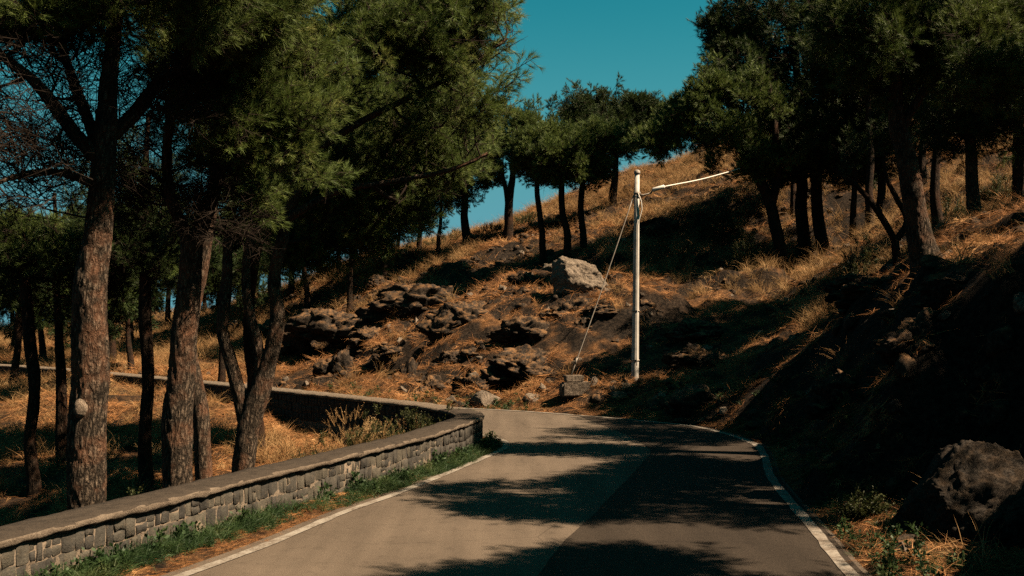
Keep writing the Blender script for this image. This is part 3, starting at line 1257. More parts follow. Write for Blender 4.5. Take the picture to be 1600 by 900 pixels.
T1 = build_tree("pine_tree", "thick pine with a pale sawn branch stub, behind the left part of the parapet",
    [ground_stem([(128, 800, 30), (134, 690, 27), (137, 600, 26), (136, 520, 26), (142, 440, 24), (150, 350, 20), (158, 250, 17), (166, 150, 13), (172, 30, 10), (178, -120, 6), (180, -260, 3)], 11.5),
     S([(158, 250, 11, 11.5), (110, 205, 10, 11.4), (50, 130, 8, 11.1), (-10, 80, 6, 10.9), (-80, 10, 4, 10.6)], 11.5),
     S([(160, 225, 10, 11.5), (205, 180, 10, 11.8), (255, 120, 8, 12.1), (330, 75, 6, 12.4), (400, 20, 4, 12.6)], 11.5),
     S([(148, 215, 8, 11.5), (120, 140, 7, 11.8), (95, 60, 5, 12.1), (70, -40, 4, 12.4)], 11.5),
     S([(155, 290, 6, 11.5), (90, 270, 5, 11.2), (30, 275, 4, 10.9), (-40, 300, 3, 10.5)], 11.5)],
    [B(50, 10, 11.2, 150, 60, 130), B(240, -20, 11.6, 150, 75, 150), B(370, 20, 12, 100, 70, 100), B(120, -160, 11.5, 230, 110, 120), B(330, -130, 11.5, 200, 90, 110), B(345, -60, 11, 90, 110, 150), B(330, 20, 11.2, 60, 50, 60)],
    needles='mid', bark='bark', seg=72, rough=.030, ring=.025, seed=3, attach=.35, limb_parts=24,
    bare_blobs=[B(50, 170, 11.3, 130, 90, 70), B(50, 280, 11.2, 130, 60, 50), B(240, 150, 12, 90, 70, 35), B(110, 90, 11.6, 90, 50, 30)], extra=knob, tuft_n=3)

T2 = build_tree("pine_tree", "pine whose sunlit trunk forks into a Y, second thick one behind the parapet",
    [ground_stem([(272, 770, 25), (276, 690, 22), (284, 600, 20), (289, 500, 18), (298, 410, 17), (300, 370, 17)], 13.2),
     S([(300, 385, 13), (282, 345, 9), (268, 300, 8), (262, 220, 7), (270, 120, 6), (290, 0, 4), (300, -120, 2)], 13.2),
     S([(300, 385, 13), (318, 345, 11), (333, 280, 9), (345, 215, 8), (365, 130, 6), (390, 30, 4), (410, -100, 2)], 13.2)],
    [B(350, 130, 13.2, 90, 90, 120), B(430, 70, 13.2, 100, 80, 130), B(420, 180, 13.0, 90, 60, 110), B(380, 250, 13.2, 70, 45, 70), B(270, 60, 13.6, 90, 80, 70), B(400, -70, 13.3, 160, 80, 90),
     B(470, 250, 13.2, 60, 40, 60), B(400, 330, 13.6, 55, 50, 45), B(560, -110, 13.5, 120, 60, 60)],
    needles='olive', bark='bark', seg=64, rough=.026, ring=.025, seed=5, attach=.5, limb_parts=24, bare_blobs=[B(230, 280, 13.4, 70, 70, 45), B(340, 330, 13, 60, 60, 30)])

T2b = build_tree("pine_tree", "slim dark leaning pine just right of the forked trunk behind the parapet",
    [ground_stem([(320, 760, 14), (316, 680, 13), (308, 600, 13), (300, 540, 12), (306, 450, 11), (322, 360, 9), (330, 250, 7), (335, 100, 4)], 15)],
    [B(330, 180, 15, 90, 90, 60), B(330, 80, 15, 110, 80, 70), B(300, 320, 15.4, 60, 50, 30)], needles='dark', bark='bark', seg=36, rough=.012, ring=.05, seed=6, limb_parts=12)

T3 = build_tree("pine_tree", "pine with three curved stems from one base, near the dry grass by the parapet",
    [ground_stem([(380, 745, 20), (384, 700, 17), (392, 650, 17), (405, 610, 16), (420, 565, 12), (434, 500, 11), (433, 450, 10), (440, 400, 9), (450, 330, 8), (480, 250, 7), (520, 150, 5), (560, 20, 4), (590, -110, 2)], 16.5),
     S([(386, 665, 14), (376, 620, 11), (364, 560, 10), (352, 510, 9), (350, 460, 9), (352, 400, 7), (365, 320, 6), (380, 200, 4)], 16.5),
     S([(404, 612, 10), (404, 560, 8), (392, 500, 8), (385, 440, 7), (392, 380, 6), (420, 300, 5), (450, 220, 3)], 16.5),
     S([(445, 345, 6), (520, 300, 5), (600, 285, 4), (700, 265, 3), (760, 240, 2)], 16.3),
     S([(485, 240, 6), (560, 190, 5), (640, 150, 4), (720, 110, 3), (790, 60, 2)], 16.3)],
    [B(500, 110, 16.5, 100, 90, 150), B(600, 70, 16.4, 110, 85, 190), B(690, 70, 16.2, 90, 85, 160), B(755, 60, 16.2, 55, 75, 80), B(565, 215, 17.7, 100, 65, 150), B(660, 200, 17.7, 90, 65, 130),
     B(740, 160, 16.4, 55, 55, 50), B(470, 290, 17.7, 75, 55, 90), B(440, 355, 17.7, 60, 45, 70), B(555, 320, 17.7, 85, 50, 90), B(635, 290, 17.7, 60, 45, 60), B(520, 372, 17.7, 70, 32, 60), B(460, 400, 17.7, 50, 25, 40), B(590, 345, 17.7, 60, 35, 50),
     B(480, -60, 16.5, 170, 80, 110), B(640, -50, 16.5, 150, 70, 110), B(700, 260, 17.7, 60, 30, 35)],
    needles='olive', bark='bark', seg=44, rough=.020, ring=.04, seed=8, limb_parts=24, attach=.42, spray_scale=1.08)

T6 = build_tree("pine_tree", "pine standing behind the three-stemmed one, its wide crown reaching right",
    [ground_stem([(402, 660, 11), (398, 590, 10), (392, 500, 9), (398, 400, 8), (425, 310, 7), (480, 230, 5), (560, 160, 4), (640, 110, 2)], 21.8)],
    [B(480, 210, 21.6, 90, 60, 120), B(560, 190, 21.5, 80, 60, 120), B(640, 180, 21.4, 80, 60, 120), B(710, 200, 21.4, 60, 50, 90), B(735, 130, 21.5, 40, 50, 50), B(600, 290, 21.6, 80, 40, 80), B(440, 290, 21.8, 70, 50, 80),
     B(520, 110, 21.6, 90, 60, 90), B(640, 90, 21.6, 80, 60, 90), B(540, 360, 21.8, 70, 28, 50), B(420, 200, 21.8, 80, 50, 70), B(350, 250, 21.8, 60, 60, 60), B(560, 265, 19.6, 70, 45, 80), B(500, 200, 19.6, 70, 50, 70), B(620, 185, 19.6, 70, 50, 70), B(440, 330, 19.6, 60, 40, 60), B(400, 260, 19.6, 60, 50, 60)],
    needles='olive', bark='bark_far', seg=24, rough=.012, ring=.07, seed=88, attach=.35, limb_parts=12, spray_scale=1.25)

T4 = build_tree("pine_tree", "slim straight dark pine at the far left of the ravine grass",
    [ground_stem([(54, 690, 10), (52, 620, 9), (46, 540, 9), (44, 450, 8), (42, 390, 6), (40, 345, 3)], 20)],
    [B(40, 375, 20, 70, 38, 70), B(90, 400, 20, 50, 30, 30)], needles='mid', bark='bark_far', seg=20, rough=.01, ring=.08, seed=9, limb_parts=12)
T5 = build_tree("pine_tree", "slim dark pine in the ravine between the two thick sunlit trunks",
    [ground_stem([(229, 700, 11), (230, 640, 10), (227, 560, 9), (224, 480, 9), (222, 380, 7), (225, 280, 5), (228, 180, 3)], 19.5)],
    [B(200, 380, 19.5, 70, 50, 60), B(240, 320, 19.5, 80, 55, 70), B(170, 300, 19.5, 70, 50, 50), B(230, 240, 19.5, 70, 40, 40)], needles='dark', bark='bark_far', seg=20, rough=.01, ring=.08, seed=10, limb_parts=12)

# ---- right group on the bank
G_R = dict(bark='bark_far', needles='mid')
R1 = build_tree("pine_tree", "leaning pine on the bank, nearest the pole, with a lit lower crown",
    [ground_stem([(1224, 440, 10), (1222, 400, 9), (1210, 340, 9), (1190, 290, 8), (1170, 255, 7), (1150, 220, 6), (1120, 170, 4), (1100, 120, 3)], 36),
     S([(1205, 325, 7), (1215, 270, 6), (1210, 200, 5), (1200, 120, 3)], 36)],
    [B(1062, 205, 36, 34, 38, 60), B(1100, 150, 36, 42, 42, 80), B(1135, 225, 35.8, 50, 42, 90), B(1075, 248, 36, 32, 34.7, 40), B(1170, 180, 36, 55, 60, 90), B(1095, 195, 35.6, 45, 35, 60), B(1180, 250, 35.8, 50, 28, 50), B(1038, 222, 36, 30, 24, 40), B(1112, 258, 36, 50, 20, 50)],
    needles='far', bark='bark_far', seg=24, rough=.012, ring=.07, seed=21, spray_scale=1.35, limb_parts=24, attach=.5, density=1.5)
R2 = build_tree("pine_tree", "upright dark pine, second from the pole in the row on the bank",
    [ground_stem([(1262, 432, 12), (1257, 380, 10), (1253, 300, 9), (1250, 220, 8), (1245, 120, 6), (1235, 0, 4), (1230, -90, 2)], 38.5)],
    [B(1150, 50, 38.5, 48, 50, 90), B(1120, 85, 38.2, 38.5, 32, 40), B(1190, 100, 38.2, 60, 60, 100), B(1240, 60, 38.5, 90, 80, 130), B(1200, -40, 38.5, 80, 60, 60), B(1230, 180, 38.2, 60, 50, 80), B(1230, 260, 38.2, 50, 38.5, 50), B(1145, 130, 38.3, 40, 36, 50)],
    needles='far_dark', bark='bark_far', seg=24, rough=.012, ring=.07, seed=22, spray_scale=1.35, limb_parts=24, attach=.5, density=1.5)
R3 = build_tree("pine_tree", "dark pine leaning left, third from the pole in the row on the bank",
    [ground_stem([(1298, 450, 12), (1290, 400, 10), (1278, 330, 9), (1275, 260, 8), (1285, 160, 6), (1300, 40, 4), (1305, -60, 2)], 38)],
    [B(1300, 200, 38, 70, 60, 110), B(1330, 120, 38, 80, 70, 110), B(1290, 90, 37.7, 80, 80, 100), B(1340, 20, 38, 90, 70, 80), B(1310, 270, 38, 55, 28, 50)],
    needles='far_dark', bark='bark_far', seg=24, rough=.012, ring=.07, seed=23, spray_scale=1.35, limb_parts=24, attach=.5, density=1.5)
R4 = build_tree("pine_tree", "thin pine behind the small forked tree on the bank",
    [ground_stem([(1364, 405, 7), (1368, 360, 6), (1373, 320, 6), (1380, 240, 5), (1385, 130, 3)], 37)],
    [B(1370, 230, 37, 60, 45, 70), B(1390, 150, 37, 70, 50, 70)], needles='far_dark', seg=16, rough=.008, ring=.1, seed=24, spray_scale=1.35, limb_parts=12)
R5 = build_tree("pine_tree", "small V-forked tree with thin arms beside the biggest trunk on the bank",
    [ground_stem([(1403, 408, 6), (1402, 385, 6), (1398, 370, 5), (1375, 335, 5), (1352, 305, 4), (1325, 280, 3), (1300, 262, 2)], 22),
     S([(1402, 374, 5), (1416, 345, 4), (1400, 310, 4), (1385, 280, 3), (1380, 250, 2)], 22)],
    [B(1340, 250, 22, 50, 25, 45), B(1385, 225, 22, 45, 30, 40)], needles='dark', seg=16, rough=.006, ring=.08, seed=25, attach=.4)
R6 = build_tree("pine_tree", "biggest pine on the bank, rough trunk sunlit on its right side",
    [ground_stem([(1452, 432, 22), (1443, 390, 19), (1434, 340, 17), (1424, 280, 16), (1415, 235, 14), (1404, 190, 12), (1402, 120, 9), (1410, 30, 7), (1420, -80, 4), (1425, -150, 2)], 16.7),
     S([(1408, 205, 7), (1425, 170, 6), (1460, 120, 5), (1510, 70, 4), (1560, 40, 2)], 16.7)],
    [B(1400, 110, 16.5, 80, 60, 110), B(1470, 60, 16.4, 100, 70, 150), B(1350, 40, 16.7, 90, 70, 110), B(1540, 130, 15.4, 70, 40, 80), B(1430, -60, 16.7, 170, 70, 120), B(1550, 40, 16.5, 80, 60, 90)],
    needles='mid', bark='bark', seg=56, rough=.026, ring=.03, seed=26, limb_parts=24, attach=.5)
R7 = build_tree("pine_tree", "straight pine on the upper lit ground right of the biggest trunk",
    [ground_stem([(1527, 362, 11), (1522, 320, 10), (1518, 260, 9), (1515, 200, 7), (1520, 100, 4)], 24)],
    [B(1500, 200, 24, 60, 50, 70), B(1550, 180, 24, 65, 45, 80), B(1530, 120, 24, 80, 50, 70)], needles='dark', bark='bark', seg=28, rough=.012, ring=.07, seed=27, limb_parts=12)
R8 = build_tree("pine_tree", "pine at the far right edge of the picture on the upper ground",
    [ground_stem([(1590, 356, 9), (1592, 310, 8), (1596, 240, 7), (1598, 160, 5), (1600, 60, 3)], 24)],
    [B(1600, 190, 24, 60, 60, 80), B(1610, 100, 24, 70, 60, 70), B(1580, 140, 24, 50, 40, 50)], needles='olive', bark='bark', seg=28, rough=.012, ring=.07, seed=28, limb_parts=12)


def plain_pine(name, label, x, y, hgt, r0, crown_r, crown_h, needles, seed, lean=(0, 0), group=None, n=260, sc=1.25, tn=3):
    g = gz(x, y)
    k = lambda t: (x + lean[0] * t, y + lean[1] * t, g - .15 + (hgt + .15) * t, r0 * (1 - .8 * t))
    c = Vector((x + lean[0], y + lean[1], g + hgt - crown_h * .55))
    rr = random.Random(seed)
    bl = []
    for i in range(6):
        a = i * 1.05 + rr.random()
        q = c + Vector((math.cos(a) * crown_r * .5, math.sin(a) * crown_r * .5, rr.uniform(-.25, .3) * crown_h))
        bl.append((q, crown_r * .55, crown_r * .55, crown_h * .3, n // 6))
    return build_tree(name, label, [[k(0), k(.3), k(.6), k(.85), k(.97)]], bl, needles=needles, bark='bark_far', seg=14, rough=.008, ring=.12,
                      seed=seed, spray_scale=sc, group=group, tuft_n=tn)


# trees just outside the frame on the right whose shade lies across the road
plain_pine("pine_tree", "pine on the near bank whose shade crosses the road", 6.4, 11.6, 5.6, .16, 1.6, 2.9, 'mid', 41, group="pines along the road cut outside the view", n=760, sc=1.15)
plain_pine("pine_tree", "pine on the near bank whose shade crosses the road", 5.9, 7.3, 5.6, .16, 1.7, 2.9, 'mid', 42, group="pines along the road cut outside the view", n=760, sc=1.15)

plain_pine("pine_tree", "pine just outside the right edge on the bank", 10.6, 10.6, 5.2, .16, 2.0, 3.2, 'mid', 49, group="pines outside the right edge", n=600, sc=1.2)
plain_pine("pine_tree", "pine just outside the right edge on the bank", 8.6, 13.4, 5.6, .16, 1.6, 2.9, 'mid', 45, group="pines outside the right edge", n=600, sc=1.2)
plain_pine("pine_tree", "pine just outside the right edge on the bank", 10.1, 18.5, 5.8, .17, 2.0, 3.2, 'mid', 43, group="pines outside the right edge", n=420, sc=1.2)
plain_pine("pine_tree", "pine just outside the right edge on the bank", 11.3, 21.5, 5.6, .17, 1.9, 3.2, 'mid', 44, group="pines outside the right edge", n=420, sc=1.2)
for q_, (x_, y_, h_, lab_) in enumerate([(10.3, 26.4, 6.0, "pine standing behind the biggest trunk, its crown merged with the others"), (11.0, 33.5, 7.2, "pine behind the big right crowns, deeper in the grove"),
                                         (12.6, 27.0, 7.0, "pine behind the straight pine on the upper lit ground")]):
    plain_pine("pine_tree", lab_, x_, y_, h_, .15, 2.0, 3.0, 'far_dark', 46 + q_, n=420, sc=1.3)
for i_, (x_, y_) in enumerate([(-9.0, 4.5), (-10, -2.0), (-8.2, -8.0), (9.0, -1.0), (9.5, -8.0)]):  # copies added out of view, their crowns dim the ambient sky light
    src = bpy.data.objects["pine_tree.%03d" % (len([o for o in COL.objects if o.name.startswith("pine_tree")]) - 1)] if i_ == 0 else src
    c_ = src.copy()
    COL.objects.link(c_)
    c_.location = (x_, y_, gz(x_, y_) - .1)
    c_.rotation_euler = (0, 0, i_ * 1.3)
    c_['label'] = "unseen pine added around the viewpoint to screen off sky light"
    c_['group'] = "unseen pines added to cut the sky light"
    for ch in src.children:
        d_ = ch.copy()
        COL.objects.link(d_)
        d_.parent = c_

# ---- ridge trees
RIDGE = [
    ("slim pine at the left end of the ridge row above the rocks", [(731, 400, 7), (728, 350, 6), (724, 290, 5), (722, 230, 3)], 46, [B(720, 245, 46, 60, 48, 253), B(700, 280, 46, 48, 32, 117), B(745, 275, 46, 42, 30, 97)], 'far'),
    ("pine with twin stems in the ridge row, second from its left end", [(792, 396, 7), (794, 350, 7), (798, 300, 6), (802, 240, 3)], 45, [B(800, 215, 45, 62, 45, 331), B(770, 245, 45, 48, 32, 136), B(825, 245, 45, 42, 32, 117)], 'far'),
    ("slightly curved pine in the ridge row, left of the pair above the boulder", [(850, 415, 5.5), (846, 370, 5), (841, 320, 4.5), (842, 260, 3)], 40, [B(848, 232, 40, 48, 45, 292), B(835, 265, 40, 36, 23, 97)], 'far'),
    ("left pine of the close pair above the pale boulder", [(887, 405, 6), (884, 360, 5.5), (879, 310, 5), (880, 250, 3)], 39.5, [B(880, 238, 39.5, 45, 43, 292), B(890, 275, 39.5, 36, 19, 78)], 'far'),
    ("right pine of the close pair above the pale boulder", [(911, 396, 5.5), (910, 350, 5), (909, 300, 4.5), (912, 250, 3)], 40, [B(925, 232, 40, 50, 41, 292), B(920, 270, 40, 38, 19, 78)], 'far'),
    ("tallest umbrella pine of the ridge row, nearest the pole", [(956, 342, 6), (958, 310, 6), (962, 270, 5), (960, 220, 3)], 46, [B(950, 178, 46, 74, 38, 390), B(995, 190, 46, 48, 34, 195), B(915, 175, 46, 40, 25, 117), B(970, 222, 46, 60, 30, 195), B(1010, 215, 46, 36, 23, 78)], 'far_dark'),
]
for i, (lab, st, Y, bl, nd) in enumerate(RIDGE):
    stems = [ground_stem(st, Y)]
    if i == 1:
        stems.append(S([(793, 350, 5), (790, 300, 4), (780, 250, 3)], Y))
    build_tree("pine_tree", lab, stems, bl, needles=nd, bark='bark_far', seg=14, rough=.008, ring=.14, seed=50 + i, spray_scale=1.25, attach=.6, tuft_n=3)

# ---- background pines left, copies of three kinds
protos = []
for i, (nd, hh, cr_) in enumerate((('far', 5.2, 2.0), ('far_dark', 5.8, 2.2), ('far_dark', 4.8, 1.8))):
    pr = [(480, 455, 47), (555, 412, 50), (20, 505, 50)][i]
    c = at(*pr)
    protos.append(plain_pine("pine_tree", "temporary", c.x, c.y, hh, .14, cr_, 3.0, nd, 60 + i, lean=(.3 * (i - 1), .2), n=260, sc=1.45))


def copy_tree(src, loc, rz, sc, label, group=None):
    r = src.copy()
    COL.objects.link(r)
    r.location = loc
    r.rotation_euler = (0, 0, rz)
    r.scale = (sc, sc, sc)
    r['label'] = label
    if group: r['group'] = group
    for ch in src.children:
        c = ch.copy()
        COL.objects.link(c)
        c.parent = r
    return r


GB = "slim background pines between the left trunks"
lab_bg = "slim background pine in the wood beyond the far parapet, left of the rocks"
protos[0]['label'] = "background pine on the slope just left of the dark ledges"
protos[1]['label'] = "background pine on the ridge above the leftmost rock ledge"
protos[2]['label'] = "background pine at the far left against the strip of blue"
BG = [(600, 398, 45, "bushy pine low on the ridge under the dense crown"), (545, 420, 43, "stocky pine at the top of the straw slope, left of the bushy one"), (655, 385, 49, "pine between the dense crown and the open sky"), (530, 425, 49, "ridge pine left of the gap, second above the leftmost ledge"), (582, 408, 52, "small ridge pine close left of the bushy dry grass"), (620, 392, 52, "ridge pine standing among bushy dry grass"),
      (685, 392, 47, "short-trunked pine on the ridge left of the open sky"), (455, 470, 50, "background pine just left of the one by the dark ledges"), (425, 480, 53, "background pine seen past the right stem of the three-stemmed pine"), (500, 440, 54, "background pine right behind the long broken ledge"),
      (372, 500, 50, "background pine seen between the curved stems of the three-stemmed pine"), (340, 505, 56, "far background pine left of the three curved stems"), (300, 500, 47, "background pine hidden behind the forked trunk's middle"), (262, 510, 55, "background pine just left of the forked trunk, past the far road"), (205, 510, 50, "background pine left of the slim ravine pine, past the far road"), (175, 515, 44, "background pine just right of the thickest trunk, past the far road"), (100, 512, 58, "far background pine just left of the thickest trunk"), (68, 520, 46, "background pine right of the slim pine at the far left"),
      (150, 508, 62, "farthest background pine behind the thickest trunk"), (240, 505, 62, "far background pine right of the slim ravine pine"), (400, 475, 60, "far background pine behind the right stem of the three-stemmed pine"), (320, 495, 64, "farthest background pine right of the forked trunk"), (20, 510, 62, "far background pine by the blue strip at the far left")]
rb = random.Random(5)
for i, (px, py, Y, lab) in enumerate(BG):
    c = at(px, py, Y)
    z = gz(c.x, c.y)
    copy_tree(protos[i % 3], (c.x, c.y, z - .12), rb.uniform(0, 6.28), (rb.uniform(.72, .9) if px > 500 else rb.uniform(.85, 1.15)), lab, GB if i >= 7 else None)
# denser wood in the middle distance on the left (dark trunks at 20 to 34 m)
MID = [(100, 650, 21.5, "thin dark pine right behind the thickest trunk"), (20, 590, 33, "dark pine beside the far parapet at the left edge"),
       (165, 600, 29, "dark pine in the ravine shade, right of the thickest trunk"), (345, 585, 36, "dark pine above the far parapet between the stems"), (205, 570, 41, "dark pine over the road, left of the slim ravine pine")]
for i, (px, py, Y, lab) in enumerate(MID):
    c = at(px, py, Y)
    z = gz(c.x, c.y)
    copy_tree(protos[(i + 1) % 3], (c.x, c.y, z - .12), rb.uniform(0, 6.28), rb.uniform(.85, 1.0), lab)
# pines behind the big right crowns
for i, (px, py, Y, sc_, lab) in enumerate([(1330, 350, 36, 1.0, "pine high behind the right row, left of the thin trunk"), (1440, 310, 35, 1.1, "pine high behind the biggest trunk"), (1480, 360, 25.5, 1.05, "pine on lit ground just right of the biggest trunk"),
                               (1660, 350, 22, 1.2, "pine outside the right edge on the upper ground"), (1240, 330, 41, .8, "small pine high on the slope above the row")]):
    if i in (2,):
        continue
    c = at(px, py, Y)
    copy_tree(protos[1 + i % 2], (c.x, c.y, gz(c.x, c.y) - .12), rb.uniform(0, 6.28), sc_, lab)

# ------------------------------------------------------------------ rocks
def ico(sub):
    bm = bmesh.new()
    bmesh.ops.create_icosphere(bm, subdivisions=sub, radius=1)
    V = np.array([v.co[:] for v in bm.verts])
    T = np.array([[v.index for v in f.verts] for f in bm.faces])
    bm.free()
    return V, T


ICO = {k: ico(k) for k in (3, 4, 5, 6)}


def lump(seed, sub, rough, cuts, pit=1.0):
    r = np.random.default_rng(seed)
    V, T = ICO[sub]
    V = V.copy()
    for _ in range(cuts):
        n = unit(r.normal(0, 1, 3))
        d = r.uniform(.42, .85)
        s = V @ n
        V = V - np.outer(np.maximum(s - d, 0) * .96, n)
    nrm = V / (np.linalg.norm(V, axis=1)[:, None] + 1e-9)
    f = fbm(V * 1.7 + seed * 3.3, 3, .55)
    rid = (1 - np.abs(vnoise(V * 3.1 + seed))) ** 4
    chip = np.floor(fbm(V * 3.6 + seed * 1.3, 2) * 3.5) / 3.5
    fine = fbm(V * 11 + seed, 4, .65)
    V = V + nrm * (rough * .8 * f - rough * .9 * rid * pit + rough * .22 * chip * pit + rough * .38 * fine)[:, None]
    return V, T


def rock_mesh(dim, seed, sub=5, rough=.12, cuts=9, cluster=0):
    r = np.random.default_rng(seed + 900)
    V, T = lump(seed, sub, rough, cuts, 1.0 if cluster else .15)
    if not cluster:
        return V * np.array(dim), T
    Vs, Ts = [V * np.array([.72, .8, .85])], [T]
    for i in range(cluster):
        v, t = lump(seed * 7 + i + 1, max(3, sub - 1), rough * 1.15, cuts)
        a = (i + r.uniform(-.3, .3)) / cluster * 2 * math.pi
        k = r.uniform(.32, .58)
        v = v * np.array([k, k * r.uniform(.7, 1.1), k * r.uniform(.6, 1.0)]) + np.array([math.cos(a) * (1 - k) * .95, math.sin(a) * (1 - k) * .8, r.uniform(-.5, .12)])
        Ts.append(t + sum(len(x) for x in Vs))
        Vs.append(v)
    return np.concatenate(Vs) * np.array(dim), np.concatenate(Ts)


def rock(label, px, py, Y, wpx, hpx, mat='lava', seed=0, depth=None, sub=5, rough=.14, name='lava_rock', cuts=9, sink=.35, rz=None, cat="rock"):
    """py is the centre of the rock in the photo"""
    k = Y / F
    w, h = wpx * k / 2, hpx * k / 2
    c = at(px, py, Y)
    g = gz(c.x, c.y)
    gr = 1.0 if mat == 'pale_rock' else 1.38
    V, T = rock_mesh((w * 1.15 * gr, (depth or w * .9) * gr, h * 1.35 * gr), seed, sub, rough, cuts, 0 if mat == 'pale_rock' else 5)
    o = link(name, mesh_np(name, V, T), M[mat], None, False)
    o.location = (c.x, c.y, max(min(c.z - h * .2, g + h * .6), g - h * .6))
    o.rotation_euler = (0, 0, rz if rz is not None else 0)
    tag(o, label, cat)
    return o


rock("jutting dark lava ledge highest on the open slope, casting a wide shade below", 645, 470, 39.5, 130, 55, seed=1, depth=1.2, rough=.2)
rock("block-shaped lava rock with a dark overhung left face, mid slope", 738, 500, 33.5, 118, 70, seed=2, depth=1.1, rough=.16)
rock("long broken lava ledge left of the jutting one, above the pine straw", 530, 496, 40, 130, 50, seed=3, depth=1.0, rough=.22)
rock("small upright lava rock standing alone below the long broken ledge", 522, 532, 36, 52, 52, seed=4, rough=.16)
rock("low lava hump at the left end of the long broken ledge", 468, 508, 41, 60, 40, seed=5)
b = rock("huge pale boulder with a broken underside below the ridge pines", 905, 437, 33.6, 112, 80, 'pale_rock', seed=16, depth=.95, name='boulder', rough=.10, sub=6, cuts=12, cat="boulder")
b.location = at(905, 441, 33.6)
rock("knobbly lava outcrop directly below the huge pale boulder", 905, 492, 32, 120, 42, seed=7, depth=.8, rough=.24)
rock("rounded lava rock left of the outcrop under the pale boulder", 822, 520, 31, 84, 40, seed=8, rough=.2)
rock("wide cracked lava mound low on the slope above the pale roadside boulder", 815, 566, 29, 110, 52, seed=9, depth=1.0, rough=.2)
rock("dark lava lump at the slope foot left of the wide mound", 735, 600, 28.2, 56, 40, seed=10, rough=.2)
rock("dark hollowed lava rock at the slope foot by the far parapet", 634, 594, 31.5, 48, 54, seed=11, rough=.2)
rock("low lava rock in the straw far left of the slope foot", 505, 590, 35.5, 50, 24, seed=12)
rock("smooth pale rounded boulder at the outer road edge of the bend", 768, 624, 26.9, 56, 30, 'pale_rock', seed=13, name='boulder', rough=.05, cuts=3, cat="boulder")
rock("small pale angular rock left of the stacked blocks", 836, 630, 26.1, 36, 24, 'pale_rock', seed=14, name='boulder', cuts=12, rough=.05, cat="rock")
rock("small pale jagged rock right of the stacked blocks", 966, 640, 25.0, 50, 26, 'pale_rock', seed=15, name='boulder', cuts=12, rough=.08, cat="rock")
rock("dark wedge-shaped rock in shade at the road edge right of the pole", 1028, 643, 24.0, 56, 46, seed=6, cuts=14, rough=.06)
rock("long dark shaded rock below the patch of lit straw", 1100, 636, 22.8, 110, 50, seed=17, cuts=12, rough=.1, depth=.8)
rock("dark shaded rock close to the outer white line right of the long one", 1205, 660, 20.3, 60, 36, seed=18, rough=.12)
rock("low straw-topped rock on the slope right of the pole", 1080, 494, 28.8, 84, 30, seed=19, rough=.18)
rock("short stump-like rock lit orange on top beside the outer line", 1272, 657, 19.0, 26, 40, 'pale_rock', seed=20, rough=.10, cuts=6)
rock("squat brown rock left of the stump-like one", 1242, 662, 19.2, 38, 28, seed=21, rough=.14)
rock("dark lava rock in dry grass on the upper slope behind the pole", 1052, 333, 44.5, 38, 20, seed=23)
rock("second dark lava rock high behind the pole, lower and to its right", 1085, 345, 43.5, 30, 18, seed=24)
rock("small dark rock on the straw above the jutting ledge", 592, 438, 45, 34, 20, seed=25)
rock("low rock strewn with straw above the block-shaped lava rock", 690, 408, 46, 40, 18, seed=26)
rock("narrow lava fin between the two big mid slope rocks", 800, 478, 36, 44, 30, seed=27, rough=.2)
rock("pointed lava rock left of the wide cracked mound", 700, 556, 31, 44, 26, seed=28, rough=.2)
rock("half buried lava rock in straw below the jutting ledge", 610, 545, 35, 44, 22, seed=29, rough=.2)
rock("flat lava rock on the lit crest left of the biggest trunk", 1335, 440, 23, 70, 30, seed=30, rough=.2)
rock("dark mossy rock on the bank crest right of the biggest trunk", 1520, 415, 16.6, 90, 40, seed=31, rough=.22)
V, T = lump(36, 6, .11, 7, 0.0)
V = V * np.array([.74, .64, .66])
nb = link("boulder", mesh_np("boulder", V, T), M['dark_rock'], None, False)
nb.location = (4.32, 10.3, .36)
tag(nb, "big dark lava boulder on the right verge, straw on its sunlit top", "boulder")
for lab, px, py, Y, w, h, sd in [
    ("low dark outcrop under the knobbly one, close to the shade line", 868, 512, 31.5, 70, 26, 51),
    ("cracked lava shelf between the block-shaped rock and the wide mound", 762, 548, 31, 60, 30, 52),
    ("dark lava lump half way down the straw slope left of centre", 668, 606, 29.5, 40, 26, 53),
    ("lava shelf left of the half buried rock, below the long ledge", 572, 520, 38, 50, 26, 54),
    ("low dark rock at the top of the slope left of the long broken ledge", 430, 505, 44, 50, 28, 55),
    ("lava knob below the right end of the jutting ledge", 680, 512, 37, 44, 26, 56),
    ("flat lava slab in the lit strip left of the pole", 945, 512, 30.5, 60, 20, 57),
    ("dark rock just left of the pale boulder, under the curved ridge pine", 828, 436, 37.5, 50, 26, 58),
    ("lava hump in the shade right of the pale boulder", 985, 430, 36.5, 60, 28, 59),
    ("broken lava rim in the shade high behind the pole", 1030, 360, 41.5, 80, 26, 60),
    ("dark outcrop right of the pole base in deep shade", 1090, 560, 26.5, 80, 34, 61),
    ("lava rock sticking out of the cut bank, halfway up", 1330, 560, 16.5, 70, 50, 62),
    ("broad lava rock at the foot of the cut bank", 1320, 680, 14.6, 90, 60, 63),
    ("lava rock high on the cut bank below the crest", 1500, 500, 13.8, 110, 60, 64),
    ("weathered lava rock on the cut bank behind the big boulder", 1440, 640, 12.9, 110, 70, 65),
    ("lava ledge along the crest between the row and the biggest trunk", 1360, 430, 20, 80, 34, 66),
]:
    rock(lab, px, py, Y, w, h, seed=sd, rough=.2)

# many small stones: nobody would count them
V0, T0 = rock_mesh((1, 1, .75), 77, 3, .25)
V1, T1_ = rock_mesh((1, .8, .6), 78, 3, .25)
V2, T2_ = rock_mesh((.8, 1, .9), 79, 3, .2)
SG = scatter_group("loose_stone_sources", [source("loose_stone", V0, T0, [M['lava']]), source("loose_stone", V1, T1_, [M['lava']]), source("loose_stone", V2, T2_, [M['pale_rock']])])


